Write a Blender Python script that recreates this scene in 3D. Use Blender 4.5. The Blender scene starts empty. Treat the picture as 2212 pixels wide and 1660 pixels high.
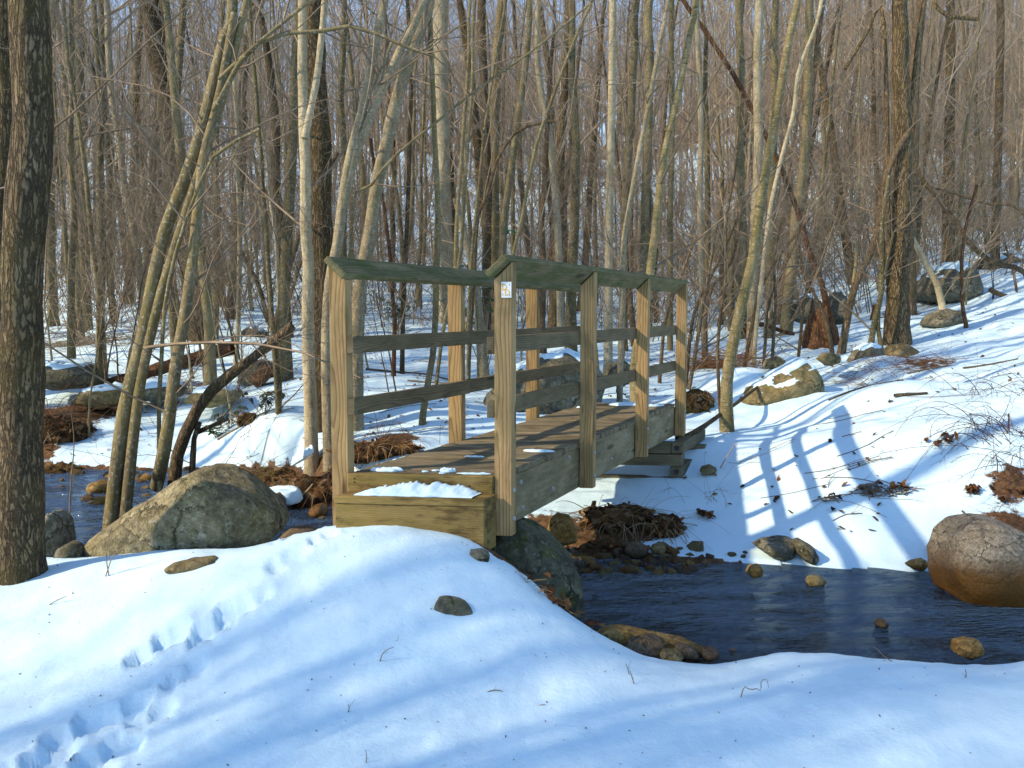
import bpy, bmesh, math, random
import numpy as np
from mathutils import Vector

random.seed(7)
rng = np.random.default_rng(7)
SC = bpy.context.scene
COL = SC.collection
rad = math.radians

# ------------------------------------------------------------------ camera, sky, sun, exposure
F, CU, CV, PITCH = 1900.0, 1106.0, 830.0, 0.0836     # focal length and centre in pixels of a 2212 px wide frame
cam_d = bpy.data.cameras.new('camera')
cam = bpy.data.objects.new('camera', cam_d)
COL.objects.link(cam)
cam.location = (0, 0, 0)
cam.rotation_euler = (math.pi / 2 - PITCH, 0, 0)
cam_d.sensor_width = 36
cam_d.lens = 36 * F / 2212
cam_d.clip_start = 0.05
cam_d.clip_end = 2000
SC.camera = cam

SUN_EL, SUN_AZ = rad(33.0), rad(22.0)                # the sun stands to the west and a little behind the camera
sdir = Vector((-math.cos(SUN_AZ) * math.cos(SUN_EL), -math.sin(SUN_AZ) * math.cos(SUN_EL), math.sin(SUN_EL)))
W = bpy.data.worlds.new('World')
SC.world = W
W.use_nodes = True
wn = W.node_tree.nodes
bg = wn['Background']
sky = wn.new('ShaderNodeTexSky')
sky.sky_type = 'NISHITA'
sky.sun_disc = False
sky.sun_elevation = SUN_EL
sky.sun_rotation = math.atan2(sdir.x, sdir.y)
sky.ozone_density = 2.0
sky.dust_density = 0.3
sky.air_density = 1.0
W.node_tree.links.new(sky.outputs[0], bg.inputs[0])
bg.inputs[1].default_value = 0.15
sun_d = bpy.data.lights.new('sun', 'SUN')
sun_d.energy = 3.6
sun_d.angle = rad(0.8)
sun_d.color = (1.0, 0.80, 0.54)
sun = bpy.data.objects.new('sun', sun_d)
COL.objects.link(sun)
sun.rotation_euler = sdir.to_track_quat('Z', 'Y').to_euler()
vs = SC.view_settings
vs.view_transform = 'Standard'
vs.look = 'None'
vs.exposure = 0.85
vs.gamma = 1.0
vs.use_curve_mapping = False
SC.render.engine = 'CYCLES'
SC.cycles.max_bounces = 6
SC.cycles.diffuse_bounces = 3
SC.cycles.glossy_bounces = 2
SC.cycles.transparent_max_bounces = 6
SC.cycles.caustics_reflective = False
SC.cycles.caustics_refractive = False

# ------------------------------------------------------------------ small tools
cP, sP = math.cos(PITCH), math.sin(PITCH)


def at(u, v, d):
    """point seen at pixel u, v whose distance along the view axis on the ground (world y) is d"""
    a, b = (u - CU) / F, (CV - v) / F
    dy, dz = cP + b * sP, b * cP - sP
    k = d / dy
    return np.array([a * k, d, dz * k])


def fade(t):
    return t * t * t * (t * (t * 6 - 15) + 10)


_perm = np.random.default_rng(3).permutation(512)
_perm = np.concatenate([_perm, _perm, _perm])
_grad = np.random.default_rng(4).normal(size=(512, 3))
_grad /= np.linalg.norm(_grad, axis=1)[:, None]


def noise3(p):
    p = np.asarray(p, float)
    i = np.floor(p).astype(int)
    f = p - i
    w = fade(f)
    i &= 511
    out = 0
    for dx in (0, 1):
        for dy in (0, 1):
            for dz in (0, 1):
                h = _perm[(_perm[(_perm[(i[:, 0] + dx) & 511] + i[:, 1] + dy) & 511] + i[:, 2] + dz) & 511]
                g = _grad[h]
                dot = (g * (f - np.array([dx, dy, dz]))).sum(1)
                wx = w[:, 0] if dx else 1 - w[:, 0]
                wy = w[:, 1] if dy else 1 - w[:, 1]
                wz = w[:, 2] if dz else 1 - w[:, 2]
                out = out + dot * wx * wy * wz
    return out * 1.5


def fbm(p, oct=4, gain=0.5):
    p = np.asarray(p, float)
    s, a, tot = 1.0, 1.0, 0
    for _ in range(oct):
        tot = tot + a * noise3(p * s + 17.3 * s)
        s *= 2.03
        a *= gain
    return tot


def smooth(x, a, b):
    t = np.clip((x - a) / (b - a), 0, 1)
    return t * t * (3 - 2 * t)


def mesh_np(name, V, faces, smooth_shade=True, gc=None):
    """V (n,3); faces: list of int arrays (m,k)"""
    me = bpy.data.meshes.new(name)
    V = np.ascontiguousarray(V, dtype=np.float32)
    faces = [np.asarray(f, dtype=np.int32) for f in faces if len(f)]
    nl = sum(f.size for f in faces)
    npoly = sum(len(f) for f in faces)
    me.vertices.add(len(V))
    me.vertices.foreach_set('co', V.ravel())
    me.loops.add(nl)
    me.loops.foreach_set('vertex_index', np.concatenate([f.ravel() for f in faces]))
    me.polygons.add(npoly)
    tot = np.concatenate([np.full(len(f), f.shape[1], dtype=np.int32) for f in faces])
    start = np.concatenate([[0], np.cumsum(tot)[:-1]]).astype(np.int32)
    me.polygons.foreach_set('loop_start', start)
    me.polygons.foreach_set('loop_total', tot)
    me.polygons.foreach_set('use_smooth', np.full(npoly, smooth_shade, dtype=bool))
    me.update(calc_edges=True)
    if gc is not None:
        a = me.attributes.new('gc', 'FLOAT_VECTOR', 'POINT')
        a.data.foreach_set('vector', np.ascontiguousarray(gc, dtype=np.float32).ravel())
    return me


def link(name, me, mat=None, parent=None, loc=None):
    o = bpy.data.objects.new(name, me)
    COL.objects.link(o)
    if mat is not None and me is not None and not me.materials:
        me.materials.append(mat)
    if parent is not None:
        o.parent = parent
    if loc is not None:
        o.location = tuple(float(c) for c in loc)
    return o


def tag(o, label=None, cat=None, group=None, kind=None):
    if label:
        o['label'] = label
    if cat:
        o['category'] = cat
    if group:
        o['group'] = group
    if kind:
        o['kind'] = kind
    return o


def thing(name, loc, label, cat, group=None):
    o = link(name, None, loc=loc)
    o.empty_display_size = 0.1
    return tag(o, label, cat, group)


def dup(root, loc=None, rotz=None, scale=None, label=None):
    r = root.copy()
    COL.objects.link(r)
    if loc is not None:
        r.location = tuple(float(c) for c in loc)
    if rotz is not None:
        r.rotation_euler = (0, 0, rotz)
    if scale is not None:
        r.scale = (scale, scale, scale) if not hasattr(scale, '__len__') else scale
    if label:
        r['label'] = label
    for ch in list(root.children):
        c = ch.copy()
        COL.objects.link(c)
        c.parent = r
    return r


# ------------------------------------------------------------------ materials
class NT:
    def __init__(s, name):
        s.m = bpy.data.materials.new(name)
        s.m.use_nodes = True
        s.t = s.m.node_tree
        s.n = s.t.nodes
        s.bsdf = s.n['Principled BSDF']
        s.out = s.n['Material Output']

    def new(s, typ, ins=None, **kw):
        nd = s.n.new('ShaderNode' + typ)
        for k, v in kw.items():
            setattr(nd, k, v)
        for k, v in (ins or {}).items():
            s.put(nd.inputs[k], v)
        return nd

    def put(s, sock, v):
        if isinstance(v, bpy.types.NodeSocket):
            s.t.links.new(v, sock)
        elif isinstance(v, bpy.types.Node):
            s.t.links.new(v.outputs[0], sock)
        else:
            sock.default_value = v

    def math(s, op, a, b=0.0, clamp=False):
        nd = s.new('Math', operation=op, use_clamp=clamp)
        s.put(nd.inputs[0], a)
        s.put(nd.inputs[1], b)
        return nd.outputs[0]

    def mix(s, f, a, b, blend='MIX'):
        nd = s.new('MixRGB', blend_type=blend)
        s.put(nd.inputs[0], f)
        for k, v in ((1, a), (2, b)):
            s.put(nd.inputs[k], (*v, 1) if isinstance(v, tuple) and len(v) == 3 else v)
        return nd.outputs[0]

    def ramp(s, f, stops, mode='LINEAR'):
        nd = s.new('ValToRGB')
        nd.color_ramp.interpolation = mode
        el = nd.color_ramp.elements
        while len(el) < len(stops):
            el.new(0.5)
        for e, (p, c) in zip(el, stops):
            e.position = p
            e.color = (*c, 1) if hasattr(c, '__len__') else (c, c, c, 1)
        s.put(nd.inputs[0], f)
        return nd.outputs[0]

    def noise(s, vec, scale, detail=4, rough=0.55, dist=0.0):
        nd = s.new('TexNoise', {'Scale': scale, 'Detail': detail, 'Roughness': rough, 'Distortion': dist})
        if vec is not None:
            s.put(nd.inputs['Vector'], vec)
        return nd.outputs[0]

    def vmul(s, v, k):
        nd = s.new('VectorMath', operation='MULTIPLY')
        s.put(nd.inputs[0], v)
        s.put(nd.inputs[1], k)
        return nd.outputs[0]

    def vadd(s, v, k):
        nd = s.new('VectorMath', operation='ADD')
        s.put(nd.inputs[0], v)
        s.put(nd.inputs[1], k)
        return nd.outputs[0]

    def obj(s):
        return s.new('TexCoord').outputs['Object']

    def geo(s, k='Position'):
        return s.new('NewGeometry').outputs[k]

    def rnd(s):
        return s.new('ObjectInfo').outputs['Random']

    def bump(s, h, strength=0.5, dist=0.02):
        nd = s.new('Bump', {'Strength': strength, 'Distance': dist})
        s.put(nd.inputs['Height'], h)
        s.put(s.bsdf.inputs['Normal'], nd.outputs[0])
        return nd

    def done(s, col, rough=0.85, spec=0.3):
        s.put(s.bsdf.inputs['Base Color'], (*col, 1) if isinstance(col, tuple) else col)
        s.put(s.bsdf.inputs['Roughness'], rough)
        s.put(s.bsdf.inputs['Specular IOR Level'], spec)
        return s.m


def up_mask(t, lo, hi):
    z = t.new('SeparateXYZ', {0: t.geo('Normal')}).outputs[2]
    nd = t.new('MapRange', {0: z, 1: lo, 2: hi})
    return nd.outputs[0]


def mat_snow(name='snow'):
    t = NT(name)
    p = t.geo()
    n1 = t.noise(p, 5, 3)
    n2 = t.noise(p, 55, 4, 0.65)
    n3 = t.noise(p, 380, 2, 0.6)
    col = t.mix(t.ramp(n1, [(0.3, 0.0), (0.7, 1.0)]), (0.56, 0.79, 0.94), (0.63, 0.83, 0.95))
    h = t.math('ADD', t.math('MULTIPLY', n2, 0.6), t.math('MULTIPLY', n3, 0.25))
    t.bump(h, 0.35, 0.012)
    return t.done(col, 0.65, 0.25)


def mat_ground():
    t = NT('snowy_ground')
    p = t.geo()
    bare = t.new('Attribute', attribute_name='bare').outputs['Fac']
    n1 = t.noise(p, 3, 4)
    n2 = t.noise(p, 45, 4, 0.65)
    n3 = t.noise(p, 300, 2, 0.6)
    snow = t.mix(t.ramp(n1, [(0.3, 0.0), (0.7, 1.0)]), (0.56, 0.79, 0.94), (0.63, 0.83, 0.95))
    vor = t.new('TexVoronoi', {'Vector': p, 'Scale': 28.0})
    leaf = t.ramp(vor.outputs['Color'], [(0.1, (0.035, 0.020, 0.010)), (0.5, (0.10, 0.050, 0.022)), (0.9, (0.20, 0.105, 0.045))])
    leaf = t.mix(0.4, leaf, t.ramp(t.noise(p, 90, 3), [(0.3, (0.02, 0.014, 0.008)), (0.7, (0.16, 0.09, 0.04))]))
    edge = t.math('ADD', bare, t.math('MULTIPLY', t.math('SUBTRACT', t.noise(p, 9, 5, 0.65), 0.5), 0.9))
    f = t.ramp(edge, [(0.46, 0.0), (0.54, 1.0)])
    col = t.mix(f, snow, leaf)
    h = t.math('ADD', t.math('MULTIPLY', n2, 0.6), t.math('MULTIPLY', n3, 0.25))
    h = t.math('SUBTRACT', h, t.math('MULTIPLY', f, 0.8))
    h = t.math('ADD', h, t.math('MULTIPLY', t.ramp(t.noise(p, 14, 5, 0.7), [(0.3, 0.0), (0.5, 0.6), (0.7, 1.0)]), 0.5))
    t.bump(h, 0.35, 0.014)
    return t.done(col, 0.7, 0.25)


def mat_rock(name, c0, c1, c2, moss=(0.07, 0.075, 0.02), moss_amt=0.35, wet=None, scale=1.0, spots=0.3):
    t = NT(name)
    o = t.vadd(t.obj(), t.vmul(t.new('CombineXYZ', {0: t.rnd(), 1: t.rnd(), 2: t.rnd()}).outputs[0], (7.0, 9.0, 5.0)))
    n1 = t.noise(o, 3.0 * scale, 6, 0.62, 0.3)
    n2 = t.noise(o, 22 * scale, 5, 0.7)
    n3 = t.noise(o, 90 * scale, 3, 0.6)
    col = t.ramp(n1, [(0.28, c0), (0.5, c1), (0.72, c2)])
    col = t.mix(0.9, col, t.ramp(n2, [(0.3, 0.22), (0.5, 0.5), (0.7, 0.95)]), 'OVERLAY')
    mm = t.math('MULTIPLY', t.ramp(t.noise(o, 6 * scale, 6, 0.7), [(0.5, 0.0), (0.6, 1.0)]), moss_amt)
    col = t.mix(mm, col, moss)
    if spots:
        sp = t.math('MULTIPLY', t.ramp(t.noise(o, 34 * scale, 2, 0.5), [(0.62, 0.0), (0.68, 1.0)]), spots)
        col = t.mix(sp, col, (0.42, 0.42, 0.36))
        sd = t.math('MULTIPLY', t.ramp(t.noise(t.vadd(o, (3.1, 0, 2.0)), 40 * scale, 3, 0.6), [(0.60, 0.0), (0.66, 1.0)]), spots * 1.5, True)
        col = t.mix(sd, col, (0.02, 0.02, 0.016))
    cw = t.vadd(o, t.vmul(t.new('CombineXYZ', {0: n1, 1: t.noise(t.vadd(o, (2, 7, 1)), 4 * scale, 4, 0.6), 2: n2}).outputs[0], (0.35 / scale, 0.35 / scale, 0.2 / scale)))
    cv = t.new('TexVoronoi', {'Vector': t.vmul(cw, (1.0, 1.0, 1.8)), 'Scale': 3.2 * scale}, feature='DISTANCE_TO_EDGE')
    crack = t.math('MULTIPLY', t.ramp(cv.outputs['Distance'], [(0.0, 1.0), (0.035, 0.0)]), t.ramp(n1, [(0.42, 0.0), (0.58, 1.0)]))
    col = t.mix(t.math('MULTIPLY', crack, 0.7), col, tuple(k * .35 for k in c0))
    rough = 0.85
    if wet:
        z = t.new('SeparateXYZ', {0: t.geo()}).outputs[2]
        zz = t.math('ADD', z, t.math('MULTIPLY', t.math('SUBTRACT', n1, 0.5), 0.12))
        wm = t.new('MapRange', {0: zz, 1: wet[0] + 0.09, 2: wet[0] - 0.04}).outputs[0]
        col = t.mix(wm, col, t.mix(n2, wet[1], tuple(c * 0.35 for c in wet[1])))
        rough = t.math('SUBTRACT', 0.85, t.math('MULTIPLY', wm, 0.5))
    h = t.math('SUBTRACT', t.math('ADD', t.math('MULTIPLY', n2, 0.7), t.math('MULTIPLY', n3, 0.3)), t.math('MULTIPLY', crack, 0.6))
    t.bump(h, 1.0, 0.035 / scale)
    return t.done(col, rough, 0.3)


def mat_wood(name, light, dark, alga=(0.06, 0.08, 0.02), alga_amt=0.2, ring=0.011, stain=0.25, stain_col=(0.03, 0.022, 0.012), contrast=1.0, slo=0.52):
    """sawn softwood; gc holds (along the grain, across, across) in metres for each vertex"""
    t = NT(name)
    gc = t.new('Attribute', attribute_name='gc').outputs['Vector']
    r = t.rnd()
    off = t.new('CombineXYZ', {0: t.math('MULTIPLY', r, 37.0), 1: 0.0, 2: 0.0}).outputs[0]
    g = t.vadd(gc, off)
    wob = t.noise(t.vmul(g, (1.6, 5.0, 5.0)), 1.0, 3, 0.5)
    wob2 = t.noise(t.vmul(t.vadd(g, (11, 4, 2)), (1.0, 3.0, 3.0)), 1.0, 2, 0.5)
    s = t.new('SeparateXYZ', {0: gc})
    x = t.math('ADD', s.outputs[1], t.math('ADD', t.math('MULTIPLY', t.math('SUBTRACT', wob, 0.5), 0.075), t.math('MULTIPLY', t.math('SUBTRACT', r, 0.5), 0.03)))
    y = t.math('ADD', s.outputs[2], t.math('ADD', t.math('MULTIPLY', t.math('SUBTRACT', wob2, 0.5), 0.06), 0.035))
    d = t.math('SQRT', t.math('ADD', t.math('MULTIPLY', x, x), t.math('MULTIPLY', y, y)))
    ph = t.math('FRACT', t.math('DIVIDE', d, ring))
    rings = t.ramp(ph, [(0.0, 0.0), (0.55, 0.25), (0.86, 1.0), (1.0, 0.0)])
    fine = t.noise(t.vmul(g, (2.5, 160.0, 160.0)), 1.0, 3, 0.6)
    k = t.math('ADD', t.math('MULTIPLY', rings, 0.75 * contrast), t.math('MULTIPLY', t.math('SUBTRACT', fine, 0.4), 0.7), True)
    col = t.mix(k, light, dark)
    big = t.noise(t.vmul(g, (2.2, 7.0, 7.0)), 1.0, 4, 0.6)
    col = t.mix(0.55, col, t.ramp(big, [(0.25, 0.28), (0.5, 0.5), (0.75, 0.75)]), 'OVERLAY')
    st = t.math('MULTIPLY', t.ramp(t.noise(t.vmul(t.vadd(g, (5, 1, 8)), (3.0, 10.0, 10.0)), 1.0, 5, 0.7), [(slo, 0.0), (slo + .12, 1.0)]), stain)
    col = t.mix(st, col, stain_col)
    al = t.math('MULTIPLY', t.ramp(t.noise(t.vmul(t.vadd(g, (2, 7, 3)), (4.0, 14.0, 14.0)), 1.0, 5, 0.7), [(0.42, 0.0), (0.62, 1.0)]), alga_amt)
    col = t.mix(al, col, alga)
    kn = t.new('TexVoronoi', {'Vector': t.vmul(g, (1.7, 8.0, 8.0)), 'Scale': 1.0})
    km = t.ramp(kn.outputs['Distance'], [(0.10, 1.0), (0.17, 0.0)])
    col = t.mix(t.math('MULTIPLY', km, 0.75), col, tuple(c * 0.35 for c in dark))
    h = t.math('SUBTRACT', t.math('MULTIPLY', fine, 0.7), t.math('MULTIPLY', rings, 0.5))
    t.bump(h, 0.45, 0.004)
    return t.done(col, 0.82, 0.25)


def mat_bark(name, c0, c1, lichen=(0.36, 0.37, 0.30), lich=0.35, moss=(0.13, 0.115, 0.03), moss_amt=0.4, stretch=0.35, furrow=0.0, bands=0.0, scale=1.0):
    t = NT(name)
    o = t.vadd(t.obj(), t.vmul(t.new('CombineXYZ', {0: t.rnd(), 1: t.rnd(), 2: t.rnd()}).outputs[0], (13.0, 29.0, 17.0)))
    st = t.vmul(o, (1.0, 1.0, stretch))
    n1 = t.noise(st, 7 * scale, 4, 0.6)
    n2 = t.noise(st, 45 * scale, 4, 0.65)
    col = t.mix(t.ramp(n1, [(0.3, 0.0), (0.7, 1.0)]), c0, c1)
    col = t.mix(0.6, col, t.ramp(n2, [(0.3, 0.25), (0.5, 0.5), (0.7, 0.8)]), 'OVERLAY')
    rv = t.math('ADD', 0.6, t.math('MULTIPLY', t.rnd(), 0.75))
    col = t.mix(1.0, col, t.new('CombineXYZ', {0: rv, 1: rv, 2: rv}).outputs[0], 'MULTIPLY')
    h = n2
    if furrow:
        wv = t.vadd(t.vmul(o, (1, 1, 0.13)), t.vmul(t.new('CombineXYZ', {0: n1, 1: n2, 2: n1}).outputs[0], (0.14, 0.05, 0.14)))
        v = t.new('TexVoronoi', {'Vector': wv, 'Scale': 46.0 * scale, 'Randomness': 1.0}, feature='DISTANCE_TO_EDGE')
        cr = t.ramp(t.math('ADD', v.outputs['Distance'], t.math('MULTIPLY', t.math('SUBTRACT', t.noise(o, 60 * scale, 3, 0.7), 0.5), 0.28)), [(0.0, 1.0), (0.22, 0.0)])
        col = t.mix(t.math('MULTIPLY', cr, furrow), col, tuple(c * 0.16 for c in c0))
        h = t.math('SUBTRACT', t.math('MULTIPLY', n2, 0.5), t.math('MULTIPLY', cr, 1.3))
    mm = t.math('MULTIPLY', t.ramp(t.noise(t.vadd(o, (4, 2, 9)), 4.0, 4, 0.6), [(0.45, 0.0), (0.62, 1.0)]), moss_amt)
    col = t.mix(mm, col, moss)
    if lich:
        sp = t.math('MULTIPLY', t.ramp(t.noise(t.vadd(o, (1, 5, 3)), 42 * scale, 3, 0.55), [(0.58, 0.0), (0.64, 1.0)]), lich)
        col = t.mix(sp, col, lichen)
    if bands:
        b = t.noise(t.vmul(o, (6.0, 6.0, 90.0)), 1.0, 3, 0.6)
        col = t.mix(t.math('MULTIPLY', t.ramp(b, [(0.55, 0.0), (0.66, 1.0)]), bands), col, tuple(c * 0.3 for c in c0))
    t.bump(h, 0.8, 0.012 if not furrow else 0.025)
    return t.done(col, 0.85, 0.25)


def mat_flat(name, c0, c1, scale=20, rough=0.85, var=0.0, spec=0.25, bump=0.0):
    t = NT(name)
    o = t.obj()
    n = t.noise(o, scale, 4, 0.6)
    col = t.mix(t.ramp(n, [(0.3, 0.0), (0.7, 1.0)]), c0, c1)
    if var:
        rv = t.math('ADD', 1 - var / 2, t.math('MULTIPLY', t.rnd(), var))
        col = t.mix(1.0, col, t.new('CombineXYZ', {0: rv, 1: rv, 2: rv}).outputs[0], 'MULTIPLY')
    if bump:
        t.bump(n, bump, 0.02)
    return t.done(col, rough, spec)


def mat_leaf():
    t = NT('dry_leaf')
    a = t.new('Attribute', attribute_name='tint').outputs['Fac']
    col = t.ramp(a, [(0.0, (0.030, 0.014, 0.008)), (0.5, (0.10, 0.042, 0.016)), (1.0, (0.24, 0.115, 0.04))])
    return t.done(col, 0.8, 0.2)


def mat_water():
    t = NT('stream_water')
    p = t.geo()
    w1 = t.math('MULTIPLY', t.noise(t.vmul(p, (2.4, 8.0, 1.0)), 2.4, 5, 0.62, 0.8), t.ramp(t.noise(p, 1.6, 3, 0.5, 0.5), [(0.35, 0.25), (0.65, 1.3)]))
    w2 = t.noise(t.vmul(p, (5.0, 16.0, 1.0)), 3.0, 3, 0.6)
    h = t.math('ADD', w1, t.math('MULTIPLY', w2, 0.8))
    b = t.new('Bump', {'Strength': 1.0, 'Distance': 0.12})
    t.put(b.inputs['Height'], h)
    fr = t.new('Fresnel', {'IOR': 1.38})
    gl = t.new('BsdfGlossy', {'Color': (0.68, 0.83, 1, 1), 'Roughness': 0.02})
    t.put(gl.inputs['Normal'], b.outputs[0])
    tr = t.new('BsdfTransparent', {'Color': (0.36, 0.28, 0.17, 1)})
    mx = t.new('MixShader')
    t.put(mx.inputs[0], fr.outputs[0])
    t.put(mx.inputs[1], tr.outputs[0])
    t.put(mx.inputs[2], gl.outputs[0])
    t.put(t.out.inputs['Surface'], mx.outputs[0])
    return t.m


M = {}
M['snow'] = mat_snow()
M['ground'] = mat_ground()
M['water'] = mat_water()
WATER_Z = -1.75
OCH = (0.20, 0.10, 0.02)
M['rock_olive'] = mat_rock('olive_boulder_stone', (0.085, 0.078, 0.05), (0.23, 0.20, 0.115), (0.46, 0.41, 0.28), (0.15, 0.12, 0.025), 0.45, spots=0.4)
M['rock_moss'] = mat_rock('mossy_wet_stone', (0.04, 0.042, 0.028), (0.09, 0.09, 0.058), (0.17, 0.165, 0.11), (0.07, 0.09, 0.012), 0.8, (WATER_Z, (0.02, 0.018, 0.012)), spots=0.25)
M['rock_pink'] = mat_rock('granite_stone', (0.15, 0.125, 0.09), (0.26, 0.22, 0.16), (0.38, 0.33, 0.25), (0.20, 0.14, 0.06), 0.3, (-1.53, OCH), 2.2, 0.6)
M['rock_tan'] = mat_rock('tan_stone', (0.11, 0.088, 0.044), (0.21, 0.17, 0.082), (0.31, 0.265, 0.15), (0.17, 0.14, 0.03), 0.4, spots=0.2)
M['rock_grey'] = mat_rock('grey_hill_stone', (0.06, 0.06, 0.045), (0.14, 0.135, 0.10), (0.27, 0.26, 0.20), (0.10, 0.09, 0.02), 0.5, spots=0.35)
M['rock_stream'] = mat_rock('stream_stone', (0.05, 0.04, 0.03), (0.13, 0.095, 0.06), (0.26, 0.19, 0.11), (0.14, 0.08, 0.025), 0.4, (WATER_Z, (0.03, 0.02, 0.012)), 3.0, 0.2)
M['rock_orange'] = mat_rock('orange_stone', (0.14, 0.08, 0.025), (0.30, 0.18, 0.05), (0.42, 0.30, 0.12), (0.10, 0.07, 0.02), 0.3, None, 2.0, 0.15)
M['post'] = mat_wood('post_pine', (0.40, 0.272, 0.128), (0.13, 0.072, 0.027), alga_amt=0.2, stain=0.3, ring=0.016, contrast=0.95)
M['rail'] = mat_wood('weathered_rail', (0.19, 0.15, 0.085), (0.07, 0.052, 0.03), alga=(0.04, 0.05, 0.025), alga_amt=0.35, stain=0.35)
M['cap'] = mat_wood('mossy_handrail', (0.20, 0.17, 0.09), (0.08, 0.066, 0.034), alga=(0.05, 0.085, 0.015), alga_amt=0.75, stain=0.35)
M['deck'] = mat_wood('deck_plank_wood', (0.25, 0.21, 0.14), (0.09, 0.072, 0.045), alga=(0.10, 0.09, 0.025), alga_amt=0.45, stain=0.6, slo=.48)
M['stringer'] = mat_wood('stringer_wood', (0.28, 0.24, 0.145), (0.13, 0.108, 0.062), alga=(0.07, 0.065, 0.025), alga_amt=0.5, stain=0.35, contrast=0.5)
M['step'] = mat_wood('step_wood', (0.27, 0.19, 0.068), (0.125, 0.078, 0.022), alga=(0.115, 0.095, 0.018), alga_amt=0.45, stain=0.85, stain_col=(0.05, 0.027, 0.011), contrast=0.55, slo=0.49)
M['crib'] = mat_wood('old_timber', (0.17, 0.15, 0.095), (0.07, 0.058, 0.035), alga=(0.05, 0.05, 0.02), alga_amt=0.4, stain=0.3)
M['metal'] = mat_flat('galvanised_metal', (0.30, 0.33, 0.36), (0.45, 0.48, 0.50), 60, 0.5)
M['white_plate'] = mat_flat('white_plate', (0.72, 0.74, 0.76), (0.80, 0.80, 0.80), 40, 0.45)
M['yellow_ink'] = mat_flat('yellow_ink', (0.72, 0.38, 0.02), (0.85, 0.50, 0.03), 90, 0.5)
M['dark'] = mat_flat('dark_iron', (0.02, 0.02, 0.02), (0.04, 0.035, 0.03), 40, 0.6)
M['bark_smooth'] = mat_bark('smooth_bark', (0.085, 0.068, 0.038), (0.20, 0.165, 0.088), lich=0.55, moss=(0.14, 0.12, 0.03), moss_amt=0.45)
M['bark_pale'] = mat_bark('pale_bark', (0.215, 0.18, 0.11), (0.40, 0.35, 0.24), lichen=(0.55, 0.53, 0.46), lich=0.35, moss_amt=0.25, bands=0.4)
M['bark_birch'] = mat_bark('banded_bark', (0.15, 0.12, 0.055), (0.28, 0.235, 0.125), lich=0.5, moss_amt=0.4, bands=0.8)
M['bark_oak'] = mat_bark('furrowed_bark', (0.125, 0.088, 0.046), (0.26, 0.195, 0.11), lichen=(0.30, 0.29, 0.22), lich=0.12, moss=(0.13, 0.10, 0.03), moss_amt=0.4, furrow=0.85)
M['bark_brown'] = mat_bark('brown_bark', (0.12, 0.082, 0.048), (0.23, 0.165, 0.10), lich=0.25, moss_amt=0.25, furrow=0.45)
M['bark_red'] = mat_bark('red_dead_wood', (0.14, 0.066, 0.032), (0.30, 0.155, 0.075), lich=0.1, moss=(0.10, 0.045, 0.015), moss_amt=0.4, stretch=0.12, furrow=0.6)
M['twig'] = mat_flat('twig_bark', (0.14, 0.10, 0.065), (0.30, 0.24, 0.17), 6, 0.8, 0.5)
M['twig_far'] = mat_flat('far_twig_hazed', (0.18, 0.14, 0.10), (0.36, 0.30, 0.23), 0.6, 0.85, 0.3)  # paler than the near twigs: distance haze is put into the colour
M['twig_red'] = mat_flat('red_twig_bark', (0.13, 0.055, 0.028), (0.24, 0.125, 0.06), 5, 0.8, 0.5)
M['bramble'] = mat_flat('bramble_cane', (0.045, 0.025, 0.035), (0.12, 0.07, 0.06), 6, 0.7, 0.3)
def mat_earth(name, c, moss_amt):
    """soil bound by roots, with flat dead leaves and moss on it"""
    t = NT(name)
    o = t.vadd(t.obj(), t.vmul(t.new('CombineXYZ', {0: t.rnd(), 1: t.rnd(), 2: t.rnd()}).outputs[0], (7.0, 9.0, 5.0)))
    soil = t.mix(t.ramp(t.noise(o, 18, 5, 0.7), [(0.35, 0.0), (0.65, 1.0)]), tuple(k * .3 for k in c), c)
    w = t.vadd(o, t.vmul(t.new('CombineXYZ', {0: t.noise(o, 9, 3), 1: t.noise(t.vadd(o, (3, 1, 2)), 9, 3), 2: 0.0}).outputs[0], (0.12, 0.12, 0.12)))
    v = t.new('TexVoronoi', {'Vector': w, 'Scale': 19.0})
    rnd = t.new('SeparateColor', {0: v.outputs['Color']}).outputs[0]
    leaf = t.ramp(rnd, [(0.0, (0.02, 0.012, 0.008)), (0.35, (0.085, 0.042, 0.02)), (0.6, (0.17, 0.085, 0.035)), (0.85, (0.27, 0.165, 0.08)), (1.0, (0.34, 0.26, 0.17))])
    lf = t.math('MULTIPLY', t.ramp(t.noise(t.vadd(o, (5, 2, 8)), 5, 4, 0.65), [(0.42, 0.0), (0.56, 1.0)]), 0.85)
    col = t.mix(lf, soil, leaf)
    mm = t.math('MULTIPLY', t.ramp(t.noise(t.vadd(o, (1, 8, 3)), 7, 5, 0.7), [(0.48, 0.0), (0.58, 1.0)]), moss_amt)
    col = t.mix(mm, col, t.mix(t.noise(o, 60, 3), (0.04, 0.045, 0.008), (0.15, 0.13, 0.03)))
    t.bump(t.math('ADD', t.noise(o, 30, 5, 0.7), t.math('MULTIPLY', v.outputs['Distance'], 0.6)), 1.0, 0.04)
    return t.done(col, 0.95, 0.15)


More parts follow.
